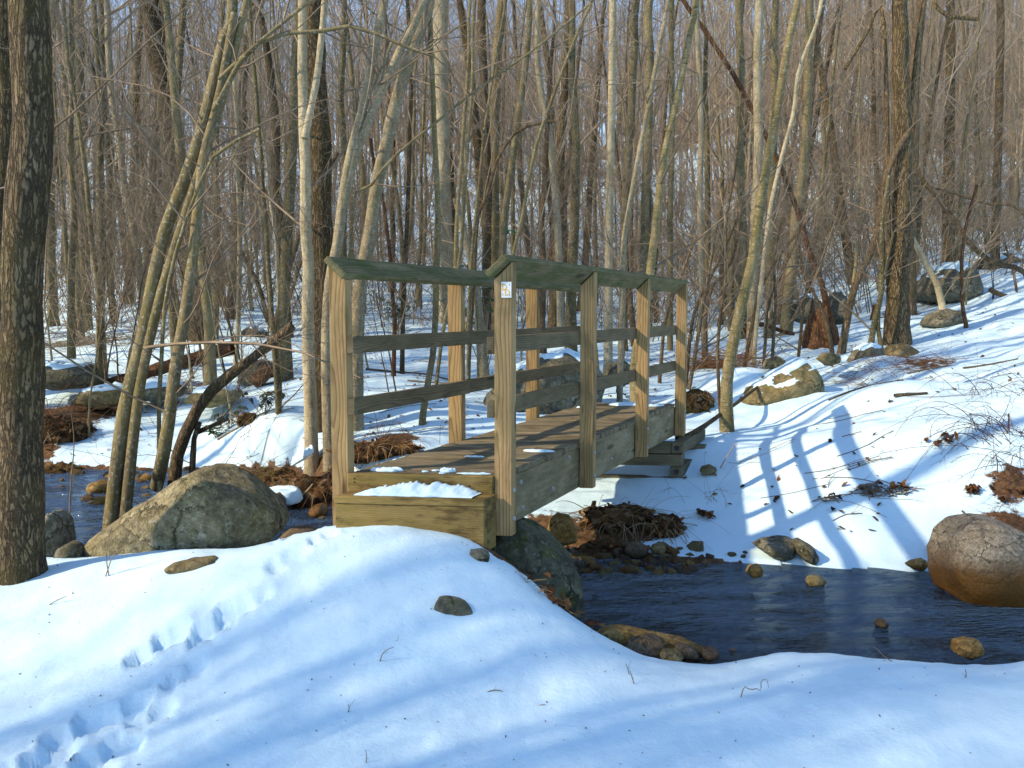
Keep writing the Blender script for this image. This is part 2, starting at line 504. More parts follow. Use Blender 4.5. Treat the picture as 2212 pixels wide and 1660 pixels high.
M['earth'] = mat_earth('root_earth', (0.075, 0.042, 0.022), 0.15)
M['moss_earth'] = mat_earth('mossy_earth', (0.11, 0.065, 0.025), 0.8)
M['straw'] = mat_flat('dead_grass', (0.22, 0.12, 0.045), (0.42, 0.27, 0.12), 9, 0.8)
M['root'] = mat_flat('pale_root', (0.20, 0.13, 0.075), (0.38, 0.28, 0.18), 8, 0.8)
M['leaf'] = mat_leaf()
M['evergreen'] = mat_flat('evergreen_leaf', (0.02, 0.055, 0.012), (0.055, 0.12, 0.022), 12, 0.4, 0.0, 0.5)
M['evergreen_dark'] = mat_flat('drooping_leaf', (0.025, 0.035, 0.015), (0.06, 0.075, 0.03), 12, 0.45, 0.0, 0.5)
# ------------------------------------------------------------------ the lie of the land
NEAR_BANK = [(-9, 6.0), (-5, 5.9), (-3.2, 5.65), (-1.8, 5.55), (-0.9, 5.4), (-.4, 5.2), (0.0, 4.95), (.30, 4.62), (.62, 4.32), (1.1, 4.2), (1.75, 4.15), (2.4, 4.02), (3.2, 4.2), (4.5, 4.3), (9, 4.0)]
FAR_BANK = [(9, 6.4), (4.5, 5.75), (3.2, 5.72), (2.3, 5.84), (1.5, 5.98), (.75, 6.1), (.35, 6.5), (-.1, 7.0), (-.7, 7.5), (-1.4, 7.9), (-1.9, 8.5), (-2.4, 9.2), (-3.6, 9.5), (-5.5, 9.7), (-9, 10)]
STREAM = np.array(NEAR_BANK + FAR_BANK, float)


def stream_sd(x, y):
    """signed distance to the edge of the stream, negative over the water"""
    P = np.stack([x, y], -1)
    best = np.full(len(x), 1e9)
    inside = np.zeros(len(x), bool)
    n = len(STREAM)
    for i in range(n):
        a, b = STREAM[i], STREAM[(i + 1) % n]
        ab = b - a
        t = np.clip(((P - a) @ ab) / (ab @ ab), 0, 1)
        d = np.linalg.norm(P - (a + t[:, None] * ab), axis=1)
        best = np.minimum(best, d)
        c = ((a[1] > y) != (b[1] > y))
        with np.errstate(divide='ignore', invalid='ignore'):
            xi = (b[0] - a[0]) * (y - a[1]) / (b[1] - a[1] + 1e-12) + a[0]
        inside ^= c & (x < xi)
    s = np.where(inside, -best, best)
    o = np.zeros(len(x))
    return s + .07 * noise3(np.stack([x * 2.6, y * 2.6, o], -1)) + .035 * noise3(np.stack([x * 8, y * 8, o + 4], -1))


CTRL = []
for u, v, d in [   # ground seen at pixel (u, v) at distance d
    (-400, 1660, 3.05), (0, 1660, 2.98), (550, 1660, 2.88), (1106, 1660, 2.84), (1650, 1660, 2.88), (2212, 1660, 2.92), (2600, 1660, 2.95),
    (0, 1400, 3.92), (500, 1400, 3.60), (1000, 1420, 3.50), (1420, 1425, 3.78), (1700, 1402, 3.86), (1950, 1424, 3.80), (2212, 1396, 3.92), (2500, 1400, 4.0),
    (-300, 1225, 4.85), (0, 1217, 4.75), (180, 1206, 4.70), (400, 1180, 4.64), (640, 1152, 4.56), (722, 1143, 4.46), (850, 1134, 4.42), (1000, 1162, 4.33), (1046, 1188, 4.30),
    (1120, 1245, 4.16), (1200, 1315, 3.98), (1290, 1372, 3.88),
    (500, 1300, 3.86), (850, 1230, 3.98), (1000, 1300, 3.82), (250, 1310, 4.15), (0, 1300, 4.28),
    (200, 900, 11.5), (200, 800, 15), (200, 720, 22), (200, 640, 32), (200, 545, 45), (200, 420, 60), (250, 250, 78), (-300, 800, 15), (-400, 640, 32), (-500, 300, 75),
    (300, 985, 10.0), (520, 960, 9.4), (600, 900, 9.6),
    (850, 950, 8.9), (850, 860, 11.2), (850, 755, 16), (900, 692, 22), (900, 610, 32), (900, 480, 50), (900, 290, 78),
    (1550, 1010, 7.85), (1560, 940, 8.9), (1700, 1052, 7.0), (1900, 1000, 7.0), (2150, 935, 7.0), (2500, 850, 7.0), (1720, 1165, 6.2), (1950, 1160, 6.2), (2200, 1120, 6.2),
    (1690, 884, 10.3), (1900, 850, 10), (2150, 838, 9.2), (2500, 760, 9.5), (2150, 752, 12), (1940, 745, 13.8), (1770, 745, 15), (2050, 652, 19), (2150, 640, 18), (2100, 592, 22), (2500, 560, 20),
    (2100, 525, 30), (1600, 694, 22), (1600, 600, 34), (1600, 470, 50), (2000, 390, 48), (2000, 130, 76), (1600, 230, 76), (2600, 350, 48), (2700, 50, 76),
]:
    CTRL.append(at(u, v, d))
for x, y, z in [   # banks of the stream, the far abutment, what lies behind and beside the camera
    (-3.6, 9.8, -1.62), (-2.2, 9.1, -1.5), (-1.5, 8.4, -1.42), (-0.9, 7.9, -1.4), (-.2, 7.5, -1.5), (.6, 7.0, -1.63), (1.1, 7.6, -1.48), (1.7, 7.6, -1.46), (1.4, 8.3, -1.32), (.9, 6.45, -1.70), (1.5, 6.25, -1.69), (1.2, 6.9, -1.6),
    (.15, 4.5, -1.46), (.37, 4.3, -1.60), (.62, 4.15, -1.67), (1.0, 4.05, -1.67), (1.7, 4.0, -1.66), (2.3, 3.93, -1.66), (-.5, 4.55, -1.14), (-.1, 4.6, -1.3), (-1.4, 5.05, -1.42), (-2.6, 5.2, -1.5), (-5.5, 5.4, -1.55), (4.5, 6.3, -1.3), (6, 6.6, -1.0), (6, 3.8, -1.55),
    (0, 0, -1.55), (-3, 0, -1.6), (3, 0, -1.6), (0, -5, -1.7), (-8, -4, -1.6), (8, -4, -1.5), (-9, 3, -1.6), (9, 2, -1.5), (-20, 0, -1.4), (20, 0, 0), (0, -25, -2), (-25, -25, -1.5), (25, -25, 0),
    (-60, 5, 2), (60, 5, 12), (-60, 50, 7), (60, 50, 18), (-90, 90, 12), (90, 90, 38), (0, 100, 16), (-45, 110, 14), (45, 110, 36), (0, 150, 16), (-100, 150, 12), (120, 150, 42), (0, -90, -3), (-80, -60, -2), (80, -60, 6),
]:
    CTRL.append(np.array([x, y, z]))
CTRL = np.array(CTRL)


def warp(x, y):
    r = np.sqrt(x * x + y * y) + 1e-9
    k = np.arcsinh(r / 4.0) * 4.0 / r
    return np.stack([x * k, y * k], -1)


def _k(r2):
    return r2 * np.log(r2 + 1e-9)


_Q = warp(CTRL[:, 0], CTRL[:, 1])
_n = len(_Q)
_A = np.zeros((_n + 3, _n + 3))
_A[:_n, :_n] = _k(((_Q[:, None] - _Q[None]) ** 2).sum(-1)) + np.eye(_n) * 0.05
_A[:_n, _n] = 1
_A[:_n, _n + 1:] = _Q
_A[_n:, :_n] = _A[:_n, _n:].T
_w = np.linalg.solve(_A, np.concatenate([CTRL[:, 2], np.zeros(3)]))

# prints of boots along the trail, (u, v, d) of each, and how deep
PRINTS = []
for u, v, s, dep in [(342, 1388, 1.0, .060), (478, 1376, 1.05, .065), (548, 1362, .7, .040), (255, 1482, .9, .050), (168, 1500, 1.0, .055), (395, 1440, .65, .030), (330, 1492, .7, .035), (225, 1548, .9, .045),
                     (58, 1562, 1.15, .075), (140, 1610, 1.1, .060), (20, 1628, 1.1, .065), (240, 1640, .8, .040), (622, 1312, .75, .035), (700, 1286, .6, .025), (655, 1256, .8, .030), (800, 1200, .7, .028), (752, 1214, .55, .020), (848, 1184, .6, .022), (610, 1270, .5, .018)]:
    p = at(u, v, 1.40 * F / (v - 671.0))
    PRINTS.append((p[0], p[1], s, dep))
# low swells over stones and brush hidden under the snow
SWELLS = []
for u, v, d, r, h in [(1900, 900, 9.2, .75, .20), (2000, 1000, 7.2, .5, .06), (1650, 990, 8.0, .5, .05), (480, 930, 9.8, .6, .10), (930, 900, 10.0, .8, .12), (300, 960, 10.5, .6, .10), (1625, 850, 10.75, .80, .46), (1530, 850, 10.6, .5, .16), (1250, 720, 17, 1.0, .2), (1870, 790, 12, .6, .18),
                      (1010, 730, 18, 1.2, .2), (1800, 1120, 6.4, .35, .03), (760, 1000, 8.6, .35, .10), (870, 1000, 8.6, .4, .08), (650, 1010, 8.3, .3, .12)]:
    p = at(u, v, d)
    SWELLS.append((p[0], p[1], r, h))


def H(x, y, detail=True):
    x = np.atleast_1d(np.asarray(x, float)).ravel()
    y = np.atleast_1d(np.asarray(y, float)).ravel()
    z = np.empty(len(x))
    for s in range(0, len(x), 20000):
        q = warp(x[s:s + 20000], y[s:s + 20000])
        z[s:s + 20000] = _k(((q[:, None] - _Q[None]) ** 2).sum(-1)) @ _w[:_n] + _w[_n] + q @ _w[_n + 1:]
    if detail:
        r = np.sqrt(x * x + y * y)
        o = np.zeros(len(x))
        a1 = smooth(r, 2, 14)
        pts = np.stack([x, y, o], -1)
        z = z + (0.012 + 0.13 * a1) * fbm(pts * 0.55, 3) * smooth(r, 0, 2) + 0.016 * (.35 + a1) * fbm(pts * 2.3 + 5, 3) + .0045 * fbm(pts * 9 + 2, 3) * smooth(r, 1, 2) * (1 - smooth(r, 12, 20))
        far = smooth(r, 25, 60)
        z = z + far * 1.2 * fbm(pts * 0.07 + 3, 3)
    for sx, sy, sr, h in SWELLS:
        z = z + h * np.exp(-((x - sx) ** 2 + (y - sy) ** 2) / (sr * sr))
    near = (y > 2) & (y < 5.2) & (np.abs(x) < 3)
    if near.any():
        xn, yn = x[near], y[near]
        dz = np.zeros(len(xn))
        wob = fbm(np.stack([xn * 9, yn * 9, np.zeros(len(xn))], -1), 3)
        ca, sa = math.cos(0.75), math.sin(0.75)
        for px, py, s, dep in PRINTS:
            a = (xn - px) * ca + (yn - py) * sa
            b = -(xn - px) * sa + (yn - py) * ca
            e = np.minimum(np.sqrt(((a - .055 * s) / (.085 * s)) ** 2 + (b / (.075 * s)) ** 2), np.sqrt(((a + .075 * s) / (.062 * s)) ** 2 + (b / (.06 * s)) ** 2)) + wob * 0.42
            dz += -dep * (1 - smooth(e, 0.62, 1.15)) + dep * 0.18 * np.exp(-((e - 1.3) / .2) ** 2) * (1 + wob)
        z[near] += np.clip(dz * .85, -.06, .012)
    sd = stream_sd(x, y)
    lip = 0.32 + 0.10 * np.sin(x * 2.1) * np.cos(y * 1.7)
    bank = smooth(sd, -0.02, lip)
    top = np.maximum(z, WATER_Z + 0.06)
    shore = WATER_Z + 0.015 + (top - WATER_Z - 0.015) * bank ** 0.75
    bed = WATER_Z - 0.02 - 0.20 * smooth(-sd, 0.0, 0.6) + 0.03 * noise3(np.stack([x * 5, y * 5, np.zeros(len(x))], -1))
    z = np.where(sd > lip, z, np.where(sd > 0, shore, np.minimum(bed, WATER_Z - 0.004)))
    return z


def h1(x, y):
    return float(H([x], [y])[0])


_dd = np.concatenate([np.arange(2.4, 12, .04), np.arange(12, 40, .15), np.arange(40, 110, .5)])


def on_ground(u, v, dmin=0.0):
    """where the line of sight through pixel (u, v) first meets the ground"""
    a, b = (u - CU) / F, (CV - v) / F
    dy, dz = cP + b * sP, b * cP - sP
    dd = _dd[_dd >= dmin]
    below = dd * dz / dy < H(dd * a / dy, dd)
    i = int(np.argmax(below)) if below.any() else len(dd) - 1
    d = float(dd[i])
    return np.array([d * a / dy, d, h1(d * a / dy, d)])


BARE = []      # patches where leaf litter shows through the snow: x, y, radius, strength
for u, v, d, r, s in [(130, 880, 11.3, .9, 1.0), (60, 990, 9.9, .4, 1.0), (250, 850, 12.0, .8, .6), (650, 1010, 8.3, .5, 1.0), (700, 985, 8.6, .4, .9), (860, 985, 8.5, .25, .9), (1330, 1100, 6.6, .45, .9), (1235, 1150, 6.3, .35, 1.0), (1290, 1195, 6.25, .3, 1.0), (1170, 1120, 6.6, .5, .9),
                      (1520, 740, 14.5, 1.0, .7), (2000, 800, 11.5, .6, .6), (2190, 1080, 6.5, .25, .8), (2190, 1140, 6.1, .3, .8), (1700, 700, 18, 1.2, .6), (180, 700, 20, 1.5, .6), (380, 830, 13, .7, .6), (2200, 1380, 4.05, .10, .9), (1080, 1260, 4.4, .18, .9), (1500, 1395, 4.25, .12, .9)]:
    p = at(u, v, d)
    BARE.append((p[0], p[1], r, s))


def build_ground():
    th = np.concatenate([np.radians(np.arange(-178, -44, 4.0)), np.radians(np.arange(-44, -34, 1.0)), np.radians(np.arange(-34, 34.01, 0.22)), np.radians(np.arange(35, 45, 1.0)), np.radians(np.arange(45, 179, 4.0))])
    r = [0.25]
    while r[-1] < 420:
        r.append(r[-1] * (1.0095 if 2.3 < r[-1] < 12 else 1.018 if r[-1] < 45 else 1.05))
    r = np.array(r)
    nt, nr = len(th), len(r)
    R, T = np.meshgrid(r, th, indexing='ij')
    x, y = (R * np.sin(T)).ravel(), (R * np.cos(T)).ravel()
    z = H(x, y)
    V = np.stack([x, y, z], -1)
    V = np.concatenate([V, [[0, 0, h1(0, .01)]]])
    i = np.arange(nr - 1)[:, None] * nt
    j = np.arange(nt)[None]
    j2 = (j + 1) % nt
    q = np.stack([i + j, i + nt + j, i + nt + j2, i + j2], -1).reshape(-1, 4)
    q = q[:, ::-1]
    tri = np.stack([np.full(nt, nr * nt), np.arange(nt), (np.arange(nt) + 1) % nt], -1)[:, ::-1]
    me = mesh_np('snowy_ground', V, [q, tri])
    sd = stream_sd(x, y)
    bare = 1.3 * (1 - smooth(sd, -.10, .03))
    bare = np.maximum(bare, 0.95 * (1 - smooth(sd, 0.0, 0.10)) * (y > 5.0) * (x < 1.6))
    for bx, by, br, bs in BARE:
        bare = np.maximum(bare, bs * np.exp(-((x - bx) ** 2 + (y - by) ** 2) / (br * br)))
    rr = np.sqrt(x * x + y * y)
    n = fbm(np.stack([x * .16, y * .16, np.zeros(len(x))], -1), 3)
    bare = np.maximum(bare, smooth(rr, 36, 75) * (0.52 + 0.14 * np.clip(x / 20, -1, 2) + 0.7 * n))
    bare = np.maximum(bare, smooth(rr, 9, 20) * (0.12 + 0.55 * fbm(np.stack([x * .5, y * .5, np.zeros(len(x))], -1), 3)))
    a = me.attributes.new('bare', 'FLOAT', 'POINT')
    a.data.foreach_set('value', np.append(bare, 0).astype(np.float32))
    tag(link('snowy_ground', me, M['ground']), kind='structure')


build_ground()


def build_water():
    xs = np.linspace(-9.5, 9.5, 190)
    ys = np.linspace(3.6, 10.4, 90)
    X, Y = np.meshgrid(xs, ys, indexing='ij')
    V = np.stack([X.ravel(), Y.ravel(), np.full(X.size, WATER_Z)], -1)
    ny = len(ys)
    i, j = np.meshgrid(np.arange(len(xs) - 1), np.arange(ny - 1), indexing='ij')
    i, j = i.ravel(), j.ravel()
    q = np.stack([i * ny + j, (i + 1) * ny + j, (i + 1) * ny + j + 1, i * ny + j + 1], -1)
    c = V[q].mean(1)
    q = q[stream_sd(c[:, 0], c[:, 1]) < 0.22]
    used, inv = np.unique(q, return_inverse=True)
    V = V[used]
    V[:, 2] += 0.006 * fbm(V * np.array([3, 6, 1.0]), 2)
    tag(link('stream_water', mesh_np('stream_water', V, [inv.reshape(-1, 4)]), M['water']), kind='structure')


build_water()

# ------------------------------------------------------------------ the footbridge
BA = np.array([math.sin(.4188), math.cos(.4188), 0.0])      # along the bridge
BC = np.array([math.cos(.1149), -math.sin(.1149), 0.0])     # across it (the deck is set a little askew)
B0 = np.array([-.0345, 4.514, 0.0])
BW, BS, DECK, TOP = .867, 1.305, -.856, .2024


def bridge_pt(a, c, z):
    return B0 + BA * a + BC * c + np.array([0, 0, z])


def beam(name, lo, hi, axis, mat, parent, origin, frame=None, bevel=0.004, tilt=None, cut=None):
    """a sawn beam between lo and hi in (along, across, up); axis is the way of its grain; frame maps it to the world"""
    bm = bmesh.new()
    bmesh.ops.create_cube(bm, size=1.0)
    lo, hi = np.array(lo, float), np.array(hi, float)
    c, s = (lo + hi) / 2, hi - lo
    for v in bm.verts:
        v.co = Vector((v.co.x * s[0], v.co.y * s[1], v.co.z * s[2]))
    if cut:
        for v in bm.verts:                     # slanted top: rises to the outside
            if v.co.z > 0:
                v.co.z += cut * v.co.y
    bmesh.ops.bevel(bm, geom=list(bm.edges), offset=bevel, segments=1, affect='EDGES', profile=.5)
    long = int(axis)
    others = [k for k in (0, 1, 2) if k != long]
    V, G = [], []
    for v in bm.verts:
        p = np.array(v.co)
        G.append((p[long], p[others[0]], p[others[1]]))
        if tilt:
            ct, st = math.cos(tilt), math.sin(tilt)
            p = np.array([p[0], p[1] * ct - p[2] * st, p[1] * st + p[2] * ct])
        w = (frame or bridge_pt)(*(c + p))
        V.append(w - origin)
    F4 = [[v.index for v in f.verts] for f in bm.faces]
    by = {}
    for f in F4:
        by.setdefault(len(f), []).append(f)
    me = mesh_np(name, np.array(V), [np.array(b) for b in by.values()], False, np.array(G))
    bm.free()
    return link(name, me, mat, parent)


def bolt(center, normal, parent, origin, r=.012, mat='metal', name='bolt', h=.008):
    n = Vector(normal).normalized()
    a = n.orthogonal().normalized()
    b = n.cross(a)
    V = []
    for rr, hh in ((r, -.01), (r, h * .6), (r * .75, h)):
        for k in range(8):
            t = k * math.pi / 4
            V.append(np.array(center) + np.array(n) * hh + np.array(a) * rr * math.cos(t) + np.array(b) * rr * math.sin(t) - origin)
    q = [[l * 8 + k, l * 8 + (k + 1) % 8, l * 8 + 8 + (k + 1) % 8, l * 8 + 8 + k] for l in (0, 1) for k in range(8)]
    return link(name, mesh_np(name, np.array(V), [np.array(q), np.array([[16 + k for k in range(8)]])], False), M[mat], parent)


def build_bridge():
    org = bridge_pt(0, -BW / 2, DECK)
    br = thing('footbridge', org, 'narrow weathered wooden footbridge with slanted handrails crossing the small stream', 'footbridge')
    L = 3 * BS
    # stringers
    for c0, c1 in ((-.095, -.052), (-.815, -.772)):
        beam('stringer', (.0, c0, -1.160), (L + .02, c1, DECK - .040), 0, M['stringer'], br, org)
    beam('stringer', (.0, -.46, -1.150), (L, -.42, DECK - .040), 0, M['stringer'], br, org)
    # deck planks
    a, k = -.002, 0
    while a < L - .09:
        w = .138 + random.uniform(-.003, .003)
        dz = random.uniform(-.003, .003)
        e = random.uniform(-.006, .006)
        beam('plank', (a, -BW + .036 + e, DECK - .038 + dz), (a + w, -.040 + e, DECK + dz), 1, M['deck'], br, org, bevel=.005)
        a += w + .006
    # riser board at the near end
    beam('riser_board', (-.045, -.818, -1.06), (-.006, -.047, DECK + .002), 1, M['step'], br, org)
    beam('end_board', (L + .022, -.818, -1.10), (L + .055, -.047, DECK - .04), 1, M['stringer'], br, org)
    # posts: the tops are cut to the slope of the handrail
    for i in range(4):
        for side in (0, 1):
            c = -BW if side else 0.0
            cut = -1.0 if side else 1.0
            zt = TOP + random.uniform(-.004, .004)
            zb = TOP - 1.36 + random.uniform(-.012, .012)
            p = beam('post', (i * BS - .029, c - .045, zb), (i * BS + .029, c + .045, zt), 2, M['post'], br, org, bevel=.003, cut=cut)
            nrm = (BC if not side else -BC)
            for zz in (-.93, -1.08):
                bolt(bridge_pt(i * BS, c + (.045 if not side else -.045), zz), nrm, p, org)
    # handrails, laid on the slanted post tops
    for side in (0, 1):
        c = -BW if side else 0.0
        s = -1 if side else 1
        ang = rad(44) * s
        for a0, a1 in ((-.075, BS + .02), (BS + .024, 2 * BS + .01), (2 * BS + .014, L + .08)):
            j = random.uniform(-.003, .003)
            off = .0215
            beam('handrail', (a0, c - .070 - s * off * .70, TOP + off * .74 + .002 - .019 + j), (a1, c + .070 - s * off * .70, TOP + off * .74 + .002 + .019 + j), 0, M['cap'], br, org, bevel=.007, tilt=ang)
    # middle rails on the inner faces of the posts
    for side in (0, 1):
        c0, c1 = (-BW + .0465, -BW + .0845) if side else (-.0845, -.0465)
        for z in (-.180, -.505):
            for a0, a1 in ((-.028, BS + .012), (BS + .016, L + .03)):
                j = random.uniform(-.005, .005)
                beam('rail', (a0, c0, z - .044 + j), (a1, c1, z + .044 + j), 0, M['rail'], br, org, bevel=.003)
    # carriage bolts and drips on the outer stringer
    st = [o for o in br.children if o.name.startswith('stringer')][0]
    for a, z in ((.33, -.95), (1.10, -.93), (.36, -1.10), (.82, -1.08), (1.60, -.94), (2.0, -1.08), (2.35, -.95), (2.95, -.94), (3.3, -1.07), (3.7, -.95)):
        bolt(bridge_pt(a, -.052, z), BC, st, org, .014)
    rb = [o for o in br.children if o.name.startswith('riser_board')][0]
    for c, z in ((-.78, -.88), (-.78, -.90), (-.49, -.90), (-.43, -.905), (-.17, -.905)):
        bolt(bridge_pt(-.045, c, z), -np.array([-BC[1], BC[0], 0]), rb, org, .005, 'dark', 'nail', .002)
    # the step
    so = bridge_pt(-.12, -.41, -1.20)
    stp = thing('wooden_step', so, 'boxy yellowish wooden step half buried in snow at the near end of the bridge', 'step')
    beam('tread', (-.197, -.800, -.983), (-.047, -.024, -.945), 1, M['step'], stp, so)
    beam('front_board', (-.192, -.797, -1.24), (-.154, -.027, -.9845), 1, M['step'], stp, so)
    for c0, c1 in ((-.065, -.027), (-.797, -.759)):
        beam('side_board', (-.1525, c0, -1.22), (-.050, c1, -.9845), 0, M['step'], stp, so)
    # trail marker on the first post
    mp = np.array(bridge_pt(-.0315, 0, 0))
    ctr = at(1094.0, 626.5, mp[1] + .004)
    face = np.array([-BC[1], BC[0], 0]) * -1.0         # out of the front face of the post
    o0 = np.array([ctr[0], 0, 0])
    tcoord = (ctr[0] - mp[0]) / BC[0]
    org_m = mp + BC * tcoord + np.array([0, 0, ctr[2]])
    mk = thing('trail_marker', org_m, 'small white trail marker with two yellow letters fixed to the first post of the bridge', 'trail marker')

    def mloc(p, q, h):
        return BC * p + np.array([0, 0, q]) + face * h

    def plate(name, p0, p1, q0, q1, h0, h1_, mat):
        V = [mloc(p, q, h) for h in (h0, h1_) for p, q in ((p0, q0), (p1, q0), (p1, q1), (p0, q1))]
        f = [[3, 2, 1, 0], [4, 5, 6, 7]] + [[k, (k + 1) % 4, 4 + (k + 1) % 4, 4 + k] for k in range(4)]
        return link(name, mesh_np(name, np.array(V), [np.array(f)], False), mat, mk)
    plate('plate', -.0255, .0255, -.040, .040, .0005, .003, M['white_plate'])

    def letter_d(cx, cy, w, h):
        t, n = .0048, 14
        outer = [(cx - w / 2, cy - h / 2)] + [(cx - w / 2 + .004 + (w - .004) * math.sin(k * math.pi / n), cy - h / 2 * math.cos(k * math.pi / n)) for k in range(n + 1)] + [(cx - w / 2, cy + h / 2)]
        inner = [(cx - w / 2 + t, cy - h / 2 + t)] + [(cx - w / 2 + .004 + t * .3 + (w - .004 - t * 1.3) * math.sin(k * math.pi / n), cy - (h / 2 - t) * math.cos(k * math.pi / n)) for k in range(n + 1)] + [(cx - w / 2 + t, cy + h / 2 - t)]
        m = len(outer)
        V = [mloc(p, q, .0031) for p, q in outer] + [mloc(p, q, .0031) for p, q in inner] + [mloc(p, q, .0042) for p, q in outer] + [mloc(p, q, .0042) for p, q in inner]
        f = []
        for k in range(m):
            k2 = (k + 1) % m
            f += [[2 * m + k, 2 * m + k2, 3 * m + k2, 3 * m + k], [k, k2, 2 * m + k2, 2 * m + k], [m + k2, m + k, 3 * m + k, 3 * m + k2]]
        link('letter', mesh_np('letter', np.array(V), [np.array(f)], False), M['yellow_ink'], mk)
    letter_d(-.0095, .013, .024, .034)
    letter_d(.0050, -.0135, .024, .034)
    for p, q in ((-.018, .030), (.016, .026), (-.018, -.024), (.016, -.028)):
        plate('staple', p - .0008, p + .0008, q - .006, q + .006, .003, .0042, M['dark'])
    # far abutment of stacked square timbers
    cb = bridge_pt(3.5, -.4, -1.55)
    crib = thing('timber_crib', cb, 'stack of dark square timbers carrying the far end of the bridge', 'abutment')

    def tm(lo, hi, axis):
        return beam('timber', lo, hi, axis, M['crib'], crib, cb, bevel=.006)
    tm((3.50, .02, -1.265), (4.45, .125, -1.163), 0)
    tm((3.50, -.86, -1.268), (3.605, .017, -1.166), 1)
    tm((3.48, -.98, -1.372), (3.585, .12, -1.270), 1)
    tm((4.10, -.98, -1.374), (4.20, .19, -1.272), 1)
    tm((3.50, .015, -1.478), (4.45, .12, -1.376), 0)
    tm((3.50, -.90, -1.478), (4.45, -.80, -1.376), 0)
    tm((3.52, -.98, -1.585), (3.62, .16, -1.480), 1)
    tm((4.12, -.98, -1.585), (4.22, .16, -1.480), 1)
    for o in list(crib.children)[:1] + list(crib.children)[4:5]:
        z = -1.214 if o == crib.children[0] else -1.427
        bolt(bridge_pt(3.50, .068, z), -np.array([-BC[1], BC[0], 0]), o, cb, .026, 'dark', 'bolt_hole', .002)


build_bridge()
# ------------------------------------------------------------------ stones
_ico = {}


def ico(sub):
    if sub not in _ico:
        bm = bmesh.new()
        bmesh.ops.create_icosphere(bm, subdivisions=sub, radius=1)
        _ico[sub] = (np.array([v.co[:] for v in bm.verts]), np.array([[v.index for v in f.verts] for f in bm.faces]))
        bm.free()
    return _ico[sub]


def facet(P, n, seed, lo=.72, hi=.95):
    """cut a lump by a few random planes so that it breaks like stone"""
    g = np.random.default_rng(seed)
    for _ in range(n):
        d = g.normal(size=3)
        d /= np.linalg.norm(d)
        h = P @ d
        k = g.uniform(lo, hi) * h.max()
        P = P - np.maximum(h - k, 0)[:, None] * d * .9
    return P


def stone_mesh(name, dims, seed, sub=3, rough=.10, nf=6, boxy=1.0):
    P, T = ico(sub)
    P = np.sign(P) * np.abs(P) ** boxy
    P = facet(P, nf, seed, .55, .85)
    P = P * (1 + rough * fbm(P * 1.6 + seed * 3.1, 4))[:, None]
    return mesh_np(name, P * np.array(dims) / 2, [T], False)


def profile_stone(name, outline, d, thick, mat, label, cat='boulder', group=None, rough=.05, seed=1, sub=4, sink=0.0, facets=5, cap=None, squash=None):
    """a boulder whose side towards the trail has a known outline (pixels), standing at distance d, with its own depth"""
    if d is None:
        m = np.array(outline, float)
        d = on_ground(m[:, 0].mean(), m[:, 1].mean() * .6 + m[:, 1].max() * .4)[1]
    pts = np.array([at(u, v, d) for u, v in outline])
    c = (pts.max(0) + pts.min(0)) / 2
    nx = np.roll(pts, -1, axis=0)
    pts = np.concatenate([pts + (nx - pts) * k / 8 for k in range(8)])
    ang = np.arctan2(pts[:, 2] - c[2], pts[:, 0] - c[0])
    rr = np.hypot(pts[:, 2] - c[2], pts[:, 0] - c[0])
    o = np.argsort(ang)
    ang, rr = ang[o], rr[o]
    ang = np.concatenate([ang - 2 * np.pi, ang, ang + 2 * np.pi])
    rr = np.concatenate([rr, rr, rr])
    P, T = ico(sub)
    P = P.copy()
    a = np.arctan2(P[:, 2], P[:, 0])
    f = np.interp(a, ang, rr) * .95
    rad_ = np.hypot(P[:, 0], P[:, 2])
    prof = np.minimum(1.0, (1.18 * rad_) ** .8)
    V = np.stack([np.cos(a) * f * prof, P[:, 1] * thick / 2, np.sin(a) * f * prof], -1)
    size = np.ptp(V, axis=0).max()
    if facets:
        V = facet(V, facets, seed, .86, .97)
    nrm = P / np.linalg.norm(P, axis=1)[:, None]
    V = V + nrm * (rough * size * .5 * (.75 * fbm(V / size * 4.0 + seed, 5, .55) - .9 * np.abs(noise3(V / size * 3.1 + seed * 2.3)) + .3))[:, None]
    me = mesh_np(name, V, [T])
    loc = c + np.array([0, thick * .12, -sink])
    ob = link(name, me, mat, loc=loc)
    tag(ob, label, cat, group)
    if cap:
        # snow lying on the upper faces: a second skin that stands proud where it is flat enough to hold snow
        lo, th = cap
        fn = np.cross(V[T[:, 1]] - V[T[:, 0]], V[T[:, 2]] - V[T[:, 0]])
        vn = np.zeros_like(V)
        for k in range(3):
            np.add.at(vn, T[:, k], fn)
        vn /= np.linalg.norm(vn, axis=1)[:, None] + 1e-12
        hold = vn[:, 2] + .22 * fbm(V / size * 5 + 3, 3)
        lift = (smooth(hold, lo, lo + .16) * 1.25 - .25) * th * (1 + .4 * noise3(V / size * 4))
        keep = (hold > lo - .12)[T].any(1)
        U = V + np.array([0, 0, 1.0]) * lift[:, None]
        U = np.where(lift[:, None] < 0, U - vn * .02, U)
        used, inv = np.unique(T[keep], return_inverse=True)
        if len(used):
            link('snow_cap', mesh_np('snow_cap', U[used], [inv.reshape(-1, 3)]), M['snow'], ob)
    return ob


